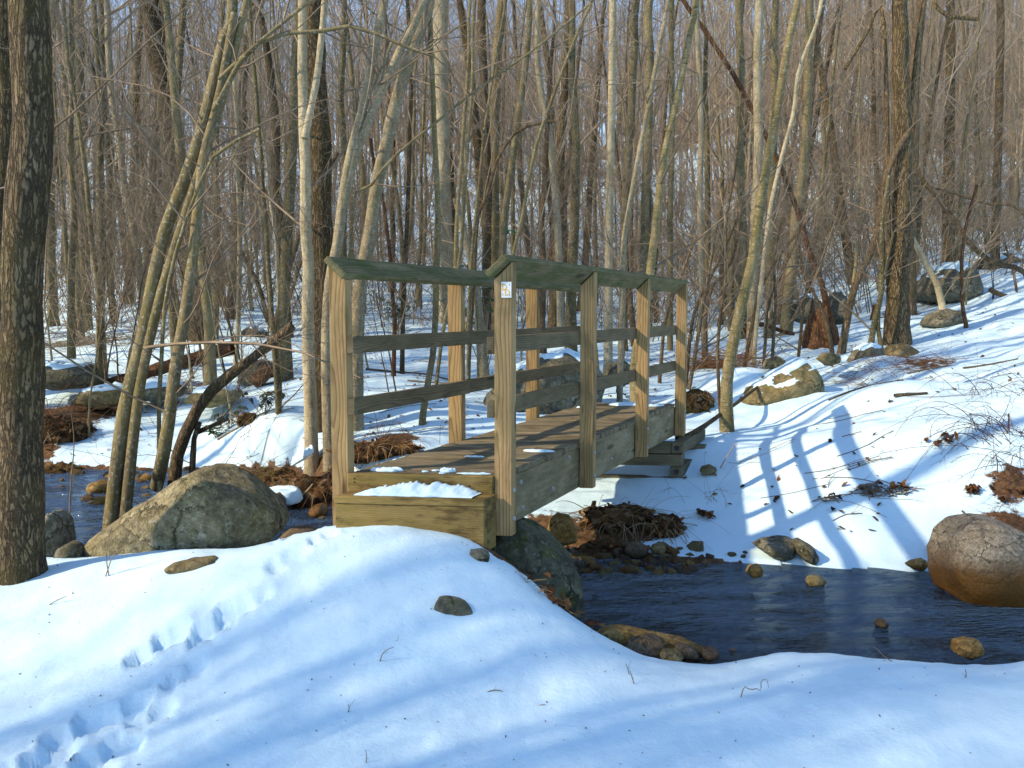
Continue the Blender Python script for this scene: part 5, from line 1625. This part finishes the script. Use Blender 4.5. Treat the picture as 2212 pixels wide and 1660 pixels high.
def heap(label, uv, d, r, h, n, L, mat, seed, name='brush_heap', cat='brush heap', rad_=.004, leaves=0, forks=2):
    g = np.random.default_rng(seed)
    if d is None:
        f = on_ground(*uv)
        d = f[1]
    f = at(uv[0], uv[1], d)
    base = np.array([f[0], f[1], h1(f[0], f[1])])
    a = g.uniform(0, 6.28, n)
    rr = np.sqrt(g.random(n))
    x, y = r[0] * rr * np.cos(a), r[1] * rr * np.sin(a)
    z = H(base[0] + x, base[1] + y) - base[2] + h * (1 - rr ** 2) * g.random(n)
    b = g.uniform(0, 6.28, n)
    D = np.stack([np.cos(b), np.sin(b) * .8, g.normal(size=n) * .22 + .06], -1)
    ln = g.uniform(L[0], L[1], n)
    s = np.linspace(-.5, .5, 5)
    cv = g.normal(size=(n, 3)) * .25
    P = np.stack([x, y, z + .01], -1)[:, None] + ln[:, None, None] * (D[:, None] * s[None, :, None] + cv[:, None] * (s ** 2)[None, :, None])
    R = np.repeat(g.uniform(rad_ * .5, rad_ * 1.3, n)[:, None], 5, 1) * (1 - .5 * (s + .5))
    parts = [tubes(P, R, 4)]
    if forks:
        C1, R1 = sprout(P, R, forks, g, .2, 1, (L[0] * .3, L[1] * .5), (25, 60), .05, 3, .7, .0014)
        parts.append(tubes(C1, R1, 3))
    V, Q = join(parts)
    root = thing(name, base, label, cat)
    o = link('sticks', mesh_np('sticks', V, [Q]), M[mat], root)
    o['kind'] = 'stuff'
    if leaves:
        k = g.integers(n, size=leaves)
        o = link('dead_leaves', leaf_mesh('dead_leaves', P[k, g.integers(5, size=leaves)] + np.array([0, 0, .012]), .055, g, .5), M['leaf'], root)
        o['kind'] = 'stuff'
    return root


heap('wide brown heap of brush in the snow between the far railing post and the stump', (1555, 758), 13.6, (.75, .6), .30, 170, (.5, 1.5), 'twig_red', 1, rad_=.0045)
heap('scattered brown brush sweeping over the snow below the furrowed oak', (1930, 806), 11.4, (.75, .5), .10, 110, (.3, 1.1), 'twig_red', 2, rad_=.003)
heap('dark brush caught round the foot of the flared olive trunk', (180, 716), 19, (1.6, .9), .5, 130, (.6, 1.9), 'twig', 3, rad_=.006)
heap('low brown brush between the dark flat stone and the red log', (330, 812), 13.0, (.9, .6), .25, 90, (.4, 1.2), 'twig_red', 4, rad_=.004)
heap('pile of broken twigs on the snow, the larger one beyond the pool', (1880, 1068), None, (.085, .07), .06, 70, (.06, .17), 'twig', 5, 'twig_pile', 'twig pile', .0035, 8, 0)
heap('ragged dark pile of bark bits next to the larger twig pile', (1940, 1072), None, (.09, .05), .03, 36, (.03, .10), 'bark_brown', 6, 'twig_pile', 'twig pile', .005, 14, 0)
heap('small heap of twigs and a leaf on the snow, nearest the railing shadow', (1798, 1086), None, (.055, .035), .02, 18, (.05, .13), 'twig', 7, 'twig_pile', 'twig pile', .003, 5, 0)
heap('brown tuft of leaves and bark on the snow above the granite boulder', (2105, 1072), None, (.07, .045), .03, 20, (.03, .09), 'bark_brown', 8, 'leaf_clump', 'leaf clump', .004, 34, 0)
heap('clump of big dry leaves in the snow beside the root mat', (1518, 1120), None, (.095, .05), .03, 6, (.04, .10), 'twig', 9, 'leaf_clump', 'leaf clump', .003, 34, 0)
heap('flat brown patch of leaves on the slope near the brambles', (2030, 960), None, (.11, .05), .015, 8, (.04, .12), 'twig', 10, 'leaf_clump', 'leaf clump', .002, 40, 0)
heap('dark wet leaves gathered under the brambles, closest to the granite boulder', (2185, 1085), None, (.15, .09), .015, 12, (.05, .16), 'twig', 11, 'leaf_clump', 'leaf clump', .002, 30, 0)
heap('curled leaves piled against the orange angular stone', (1185, 1145), 6.25, (.16, .10), .07, 14, (.06, .2), 'root', 12, 'leaf_clump', 'leaf clump', .003, 110, 0)
heap('dead leaves strewn between the stones of the bank under the bridge', (1265, 1180), 6.2, (.22, .10), .02, 16, (.06, .22), 'root', 13, 'leaf_clump', 'leaf clump', .003, 90, 0)
heap('fringe of dry grass and leaves along the near bank beside the mossy boulder', (1215, 1330), 4.15, (.20, .08), .03, 26, (.05, .18), 'straw', 14, 'leaf_clump', 'leaf clump', .002, 30, 0)
heap('brown leaves and grass at the pool edge below the square orange stone', (2170, 1396), 4.1, (.20, .07), .04, 40, (.06, .22), 'straw', 15, 'leaf_clump', 'leaf clump', .002, 40, 0)


def brambles(label, uv, d, n, seed, spread=(.5, .5), L=(.5, 1.2), mat='bramble', r=.0032, tilt=(-.5, 0), leaf=0):
    g = np.random.default_rng(seed)
    f = at(uv[0], uv[1], d)
    base = np.array([f[0], f[1], h1(f[0], f[1])])
    S = np.stack([g.normal(size=n) * spread[0] * .5, g.normal(size=n) * spread[1] * .5, np.zeros(n)], -1)
    S[:, 2] = H(base[0] + S[:, 0], base[1] + S[:, 1]) - base[2] - .02
    D = np.stack([g.normal(size=n) * .5 + tilt[0], g.normal(size=n) * .5 + tilt[1], g.uniform(.6, 1.1, n)], -1)
    ln = g.uniform(L[0], L[1], n)
    s = np.linspace(0, 1, 9)
    P = S[:, None] + ln[:, None, None] * (D[:, None] * s[None, :, None] + (np.array([0, 0, -.95]) + g.normal(size=(n, 3)) * .25)[:, None] * (s ** 2)[None, :, None])
    R = np.repeat(g.uniform(r * .6, r * 1.2, n)[:, None], 9, 1) * (1 - .6 * s)
    C1, R1 = sprout(P, R, 4, g, .25, 1, (.10, .35), (30, 70), -.1, 4, .6, .0013)
    V, Q = join([tubes(P, R, 4), tubes(C1, R1, 3)])
    root = thing('bramble_bush', base, label, 'bush')
    link('canes', mesh_np('canes', V, [Q]), M[mat], root)
    return root


brambles('tangled bramble bush with purplish canes on the snowy slope at the picture edge', (2185, 975), 6.9, 60, 1, (.40, .5), (.4, 1.0))
brambles('few arching bramble canes just uphill of the tangled bush', (2170, 860), 8.3, 24, 2, (.6, .6), (.4, .9))
brambles('bare brown shrub growing from the low mound under the near railing', (840, 968), 8.5, 18, 3, (.3, .2), (.4, 1.1), 'twig_red', .003, (0, 0))
brambles('bare shrub of thin shoots on the bank by the tall dark oak', (655, 985), 8.2, 64, 4, (.6, .4), (.35, .95), 'twig_red', .0024, (-.1, -.2))
brambles('sparse bare shrub on the earth bank behind the big oak', (150, 880), 11.2, 26, 5, (.8, .5), (.6, 1.6), 'twig_red', .004, (.1, 0))
brambles('thin bare shrub in front of the timber abutment', (1528, 1062), 7.0, 5, 6, (.12, .1), (.25, .55), 'bramble', .002, (.1, 0))
brambles('low bare shrub below the tangled bramble bush', (2200, 1120), 6.2, 12, 7, (.2, .15), (.15, .4), 'twig_red', .002, (-.2, 0))


def leafy(label, uv, d, h, n, nl, seed, mat='evergreen', size=.09, droop=.3, top=None, name='evergreen_shrub', spread=.35):
    g = np.random.default_rng(seed)
    f = at(uv[0], uv[1], d)
    base = np.array([f[0], f[1], h1(f[0], f[1])])
    s = np.linspace(0, 1, 6)
    D = np.stack([g.normal(size=n) * spread, g.normal(size=n) * spread, np.ones(n)], -1)
    ln = h * g.uniform(.55, 1.05, n)
    P = ln[:, None, None] * D[:, None] * s[None, :, None] + (g.normal(size=(n, 3)) * .12 * h)[:, None] * (s ** 2)[None, :, None]
    P[:, :, 2] -= .03
    R = np.repeat((.004 + .003 * h) * np.ones(n)[:, None], 6, 1) * (1 - .6 * s)
    root = thing(name, base, label, 'shrub')
    V, Q = tubes(P, R, 5)
    link('stem', mesh_np('stem', V, [Q]), M['twig'], root)
    tips = np.concatenate([P[:, -1], P[:, -2][::2]])
    LV, LQ, o = [], [], 0
    for t in tips:
        for k in range(nl):
            a = g.uniform(0, 6.28)
            dv = np.array([math.cos(a), math.sin(a), g.normal() * .25 - droop])
            dv /= np.linalg.norm(dv)
            sd = np.cross(dv, [0, 0, 1.0])
            sd /= np.linalg.norm(sd) + 1e-9
            up = np.cross(sd, dv)
            L_ = size * g.uniform(.7, 1.2)
            w = L_ * .17
            c = t + dv * L_ * .15 + g.normal(size=3) * .012
            pts = [c, c + dv * L_ * .35 + sd * w + up * w * .35, c + dv * L_ * .35 - up * 0, c + dv * L_ * .35 - sd * w + up * w * .35, c + dv * L_ * .75 + sd * w * .8 + up * w * .2, c + dv * L_ * .75, c + dv * L_ * .75 - sd * w * .8 + up * w * .2, c + dv * L_]
            LV += pts
            LQ += [[o, o + 2, o + 1], [o, o + 3, o + 2], [o + 1, o + 2, o + 5], [o + 1, o + 5, o + 4], [o + 2, o + 3, o + 6], [o + 2, o + 6, o + 5], [o + 4, o + 5, o + 7], [o + 5, o + 6, o + 7]]
            o += 8
    link('foliage', mesh_np('foliage', np.array(LV), [np.array(LQ)], True), M[mat], root)
    return root


leafy('dense green evergreen shrub seen behind the near handrail post', (858, 700), 19.5, .75, 26, 8, 1, size=.14)
leafy('green leaves of an evergreen shrub round the top of the broken dead snag', (1048, 712), 13.2, 1.85, 9, 9, 2, size=.13, spread=.14)
leafy('green evergreen shrub beside the olive upright trunk', (1090, 708), 13.4, 1.65, 7, 9, 3, size=.12, spread=.12)
leafy('tiny evergreen shrub, bright green, under the broken brown trunk', (468, 905), 10.0, .16, 6, 8, 4, size=.10, droop=.1)
leafy('laurel with dark drooping leaves beside the broken brown trunk', (496, 890), 10.1, .28, 5, 8, 5, 'evergreen_dark', .10, .7)
leafy('laurel with dark drooping leaves above the mossy brown hummock', (570, 905), 9.7, .30, 8, 8, 6, 'evergreen_dark', .09, .6)
leafy('small sprig of round green leaves hanging in the dark roots', (636, 990), 7.65, .16, 3, 8, 7, size=.07, droop=.2)


# ------------------------------------------------------------------ snow on the bridge and lumps of snow
def snow_lump(label, center, along, across, size, seed, name='snow_patch', mat=None, jag=.0, cat='snow patch', loc_up=0.0):
    g = np.random.default_rng(seed)
    P, Tt = ico(4)
    P = P.copy()
    a = np.arctan2(P[:, 1], P[:, 0])
    edge = 1 + .35 * noise3(np.stack([np.cos(a) * 1.6, np.sin(a) * 1.6, np.full(len(a), seed * 1.7)], -1)) + .12 * noise3(np.stack([np.cos(a) * 5, np.sin(a) * 5, np.full(len(a), seed * 1.7)], -1))
    P[:, 0] *= edge
    P[:, 1] *= edge
    z = np.where(P[:, 2] > 0, np.minimum(P[:, 2], .55) / .55, P[:, 2] * .3)
    z = np.where(P[:, 2] > 0, z * (.75 + (.5 if size[2] < .1 else .2) * noise3(np.stack([P[:, 0] * (3 if size[2] < .1 else 1.2) + seed, P[:, 1] * 2, np.zeros(len(a))], -1))), z)
    V = (np.array(along)[None] * P[:, :1] * size[0] / 2 + np.array(across)[None] * P[:, 1:2] * size[1] / 2 + np.array([0, 0, 1.0])[None] * z[:, None] * size[2])
    o = link(name, mesh_np(name, V, [Tt]), mat or M['snow'], loc=np.array(center) + np.array([0, 0, loc_up]))
    return tag(o, label, cat)


for lb, a, c, l, w, h in [('oblong patch of snow on the first planks, nearest the near railing', .06, -.66, .055, .15, .02), ('small lump of icy snow in the middle of the first planks', .075, -.34, .045, .075, .02), ('long thin strip of ice on the first planks by the first post', .02, -.17, .035, .17, .008),
                          ('thin streak of snow on the planks farther in, towards the near railing', .58, -.42, .03, .11, .008), ('streak of snow reaching out behind the first post on the planks', .83, -.14, .05, .19, .012),
                          ('slab of snow across the last planks at the far end', 3.72, -.42, .22, .34, .02), ('narrow strip of snow on the last planks beside the far posts', 3.62, -.17, .13, .17, .016), ('bit of snow on the planks below the broad grey boulder', 3.4, -.70, .10, .18, .015)]:
    snow_lump(lb, bridge_pt(a, c, DECK + .002), BC, BA, (w, l, h), hash_s(lb) % 50)
for lb, a, c in [('crumb of ice beside the small lump on the first planks', .05, -.45), ('crumb of ice nearest the riser board', .012, -.34), ('crumb of ice between the oblong patch and the small lump', .085, -.41)]:
    snow_lump(lb, bridge_pt(a, c, DECK + .002), BC, BA, (.035, .02, .008), hash_s(lb) % 50, cat='ice')


def step_ice():
    """frozen snow bank on the step, leaning against the riser: ragged crest, low rounded ends"""
    n, m = 60, 8
    g = np.random.default_rng(9)
    cs = np.linspace(-.715, -.10, n)
    crest = np.interp(cs, [-.715, -.64, -.60, -.585, -.56, -.50, -.455, -.44, -.425, -.36, -.345, -.32, -.30, -.25, -.20, -.185, -.165, -.13, -.10],
                      [.002, .030, .036, .020, .045, .050, .060, .072, .052, .050, .070, .066, .052, .050, .050, .030, .036, .018, .002])
    crest = crest + .004 * g.normal(size=n) * (crest > .01)
    V = []
    for k in range(m):
        s = k / (m - 1)
        aa = -.168 + .020 * np.sin(cs * 23) * .4 + (.118 - .0) * s
        z = -.9445 + crest * (s ** .75) * (1 - .10 * (s > .9)) + .003 * np.sin(cs * 60 + k)
        z = np.maximum(z, -.9445 + .0005 + (.0045 if k else 0))
        V.append(np.stack([bridge_pt(a_, c_, z_) for a_, c_, z_ in zip(aa, cs, z)]))
    V.append(np.stack([bridge_pt(-.047, c_, -.946) for c_ in cs]))
    V.append(np.stack([bridge_pt(-.165, c_, -.946) for c_ in cs]))
    V = np.concatenate(V)
    R_ = m + 2
    i, j = np.meshgrid(np.arange(R_), np.arange(n - 1), indexing='ij')
    i2 = (i + 1) % R_
    q = np.stack([i * n + j, i * n + j + 1, i2 * n + j + 1, i2 * n + j], -1).reshape(-1, 4)
    base = bridge_pt(-.12, -.41, -.945)
    o = link('snow_ridge', mesh_np('snow_ridge', V - base, [q]), M['snow'], loc=base)
    tag(o, 'ragged ridge of frozen snow on the wooden step against the riser', 'snow ridge')


step_ice()
p = at(598, 1062, 7.6)
snow_lump('pointed lump of snow on a dark stone in the upper stream', (p[0], p[1], -1.66), (1, 0, 0), (0, 1, 0), (.40, .4, .13), 4, 'snow_lump', cat='snow lump')
p = at(655, 985, 8.0)
snow_lump('white strip of snow caught on the dark roots by the near post', (p[0], p[1], p[2] - .02), (.8, 0, .5), (0, 1, 0), (.22, .2, .08), 6, 'snow_lump', cat='snow lump')


# ------------------------------------------------------------------ scattered twigs, stems and leaves
def litter():
    g = np.random.default_rng(44)
    n = 2600
    d = 6.2 + 16 * g.random(n) ** 1.2
    x = (g.uniform(60, 2300, n) - CU) / F * d
    pt = np.stack([x * .6, d * .6, np.zeros(n)], -1)
    ok = (stream_sd(x, d) > .12) & (fbm(pt, 3) + g.normal(size=n) * .22 > .12) & ~((np.abs((x - B0[0]) - (d - B0[1]) * .445 + .4) < .55) & (d < 8.4))
    x, d = x[ok], d[ok]
    z = H(x, d)
    o = link('leaf_litter', leaf_mesh('leaf_litter', np.stack([x, d, z + .006], -1), .052, g, .6), M['leaf'])
    tag(o, 'brown dead leaves scattered over the snow beyond the stream', 'leaf litter', kind='stuff')
    n = 900
    d = 6.3 + 14 * g.random(n) ** 1.2
    x = (g.uniform(60, 2300, n) - CU) / F * d
    pt = np.stack([x * .6, d * .6, np.zeros(n)], -1)
    ok = (stream_sd(x, d) > .12) & (fbm(pt, 3) + g.normal(size=n) * .25 > .05) & ~((np.abs((x - B0[0]) - (d - B0[1]) * .445 + .4) < .55) & (d < 8.4))
    x, d = x[ok], d[ok]
    n = len(x)
    a = g.normal(size=n) * .5
    s = np.linspace(-.5, .5, 5)
    ln = g.uniform(.08, .7, n)
    P = np.empty((n, 5, 3))
    bow = g.normal(size=n) * .3
    P[:, :, 0] = x[:, None] + ln[:, None] * (np.cos(a)[:, None] * s - bow[:, None] * np.sin(a)[:, None] * s ** 2)
    P[:, :, 1] = d[:, None] + ln[:, None] * (np.sin(a)[:, None] * s + bow[:, None] * np.cos(a)[:, None] * s ** 2)
    P[:, :, 2] = H(P[:, :, 0].ravel(), P[:, :, 1].ravel()).reshape(n, 5) + .004 + .03 * g.random((n, 1)) * (s + .5)
    R = np.repeat(g.uniform(.0012, .0042, n)[:, None], 5, 1)
    C1, R1 = sprout(P, R, 2, g, .1, .9, (.05, .2), (30, 60), .05, 3, .7, .0011)
    V, Q = join([tubes(P, R, 4), tubes(C1, R1, 3)])
    o = link('fallen_twigs', mesh_np('fallen_twigs', V, [Q]), M['twig'])
    tag(o, 'fine fallen twigs lying on the snow beyond the stream', 'twigs', kind='stuff')
    # crumbs of bark and seeds on the near snow
    n = 220
    d = 2.7 + 2.0 * g.random(n)
    x = g.uniform(-.58, .58, n) * d
    ok = stream_sd(x, d) > .1
    x, d = x[ok], d[ok]
    o = link('bark_crumbs', leaf_mesh('bark_crumbs', np.stack([x, d, H(x, d) + .002], -1), .009, g, .5), M['bark_brown'])
    tag(o, 'dark crumbs of bark and seed on the near snow', 'bark crumbs', kind='stuff')


litter()

for lb, u, v, pts in [
    ('bent dry stem with a hooked tip standing in the near snow, farthest from the pool', 820, 1440, [(0, 0), (4, -22), (14, -34), (30, -42)]),
    ('pair of thin dark stems at the snow edge facing the long slab', 1372, 1486, [(0, 0), (-6, -20), (-12, -36)]),
    ('thin stem with a knot leaning at the snow edge facing the long slab', 1360, 1462, [(0, 0), (-3, -14), (-8, -28)]),
    ('arched dark twig half buried in the near snow', 1044, 1500, [(0, 0), (18, -8), (36, -8), (54, 0)]),
    ('zigzag dry stem in the near snow beyond the dark oval stone', 1600, 1508, [(0, 0), (8, -24), (20, -18), (36, -20), (44, -16), (44, -36), (56, -40), (60, -22)]),
    ('forked dry weed on the crest of the near snow by the pool', 1900, 1420, [(0, 0), (-8, -18), (-20, -26), (-24, -10)]),
    ('thin drooping stem on the crest beside the forked weed', 1930, 1432, [(0, 0), (-20, -14), (-36, -30), (-44, -34)]),
    ('short straight twig stuck in the near snow at the corner by the pool', 2085, 1468, [(0, 0), (2, -12), (0, -22)]),
    ('small star of bark lying in the near snow', 1200, 1612, [(0, 0), (6, -10), (14, -6), (18, -14)]),
    ('little curled twig in the near snow below the arched one', 1160, 1532, [(0, 0), (6, -8), (18, -10)]),
    ('tiny upright twig in the shaded snow beside the boot prints', 855, 1400, [(0, 0), (-2, -12), (3, -16)]),
    ('short dark twig on the near snow under the boot prints', 752, 1540, [(0, 0), (2, -10), (0, -18)]),
    ('straight twig at the bottom of the trail snow', 790, 1655, [(0, 0), (2, -20), (0, -34)]),
    ('tall thin weed stem beside the olive boulder', 236, 1248, [(0, 0), (-6, -40), (-2, -80), (6, -110)]),
    ('bowed grass stem over the olive boulder foot', 228, 1246, [(0, 0), (20, -50), (60, -70), (110, -76)]),
    ('slim upright whip growing beside the big oak', 150, 1195, [(0, 0), (0, -80), (4, -160), (10, -240), (4, -300)]),
    ('reddish twig lying on the snow crest by the big oak', 100, 1312, [(0, 0), (18, -12), (44, -24)]),
]:
    P0 = on_ground(u, v)
    stick(lb, [(u + a, v + b) for a, b in pts], 2.6 if 'whip' not in lb else 5, 1.4, 'twig', P0[1], 'twig', 'twig', 5, n=14, nt=1)
g = np.random.default_rng(8)
for k, (u, v, n, sp, lb) in enumerate([(1706, 1402, 9, 26, 'tuft of pale dry grass on the snow crest at the pool'), (1748, 1392, 8, 30, 'matted dry grass hanging over the snow crest next to the pale tuft'), (1456, 700, 6, 20, 'few dry stalks in the snow behind the far posts'), (2206, 1385, 10, 20, 'dry grass at the very corner of the pool'), (1005, 948, 8, 14, 'little tuft of dry grass in the snow behind the near railing')]):
    f = on_ground(u, v)
    pr = []
    for j in range(n):
        b = f + np.array([g.normal() * sp / F * f[1] * .6, g.normal() * .02, 0])
        b[2] = h1(b[0], b[1]) - .01
        L_ = g.uniform(.05, .14)
        dv = np.array([g.normal() * .5, g.normal() * .4, 1.0])
        s = np.linspace(0, 1, 5)
        pr.append(b[None] + L_ * (dv[None] * s[:, None] + np.array([g.normal() * .5, g.normal() * .3, -.5])[None] * (s ** 2)[:, None]))
    P = np.array(pr)
    V, Q = tubes(P, np.repeat(np.linspace(.0022, .0009, 5)[None], n, 0), 4)
    o = link('grass_tuft', mesh_np('grass_tuft', V - f, [Q]), M['straw'], loc=f)
    tag(o, lb, 'grass tuft')
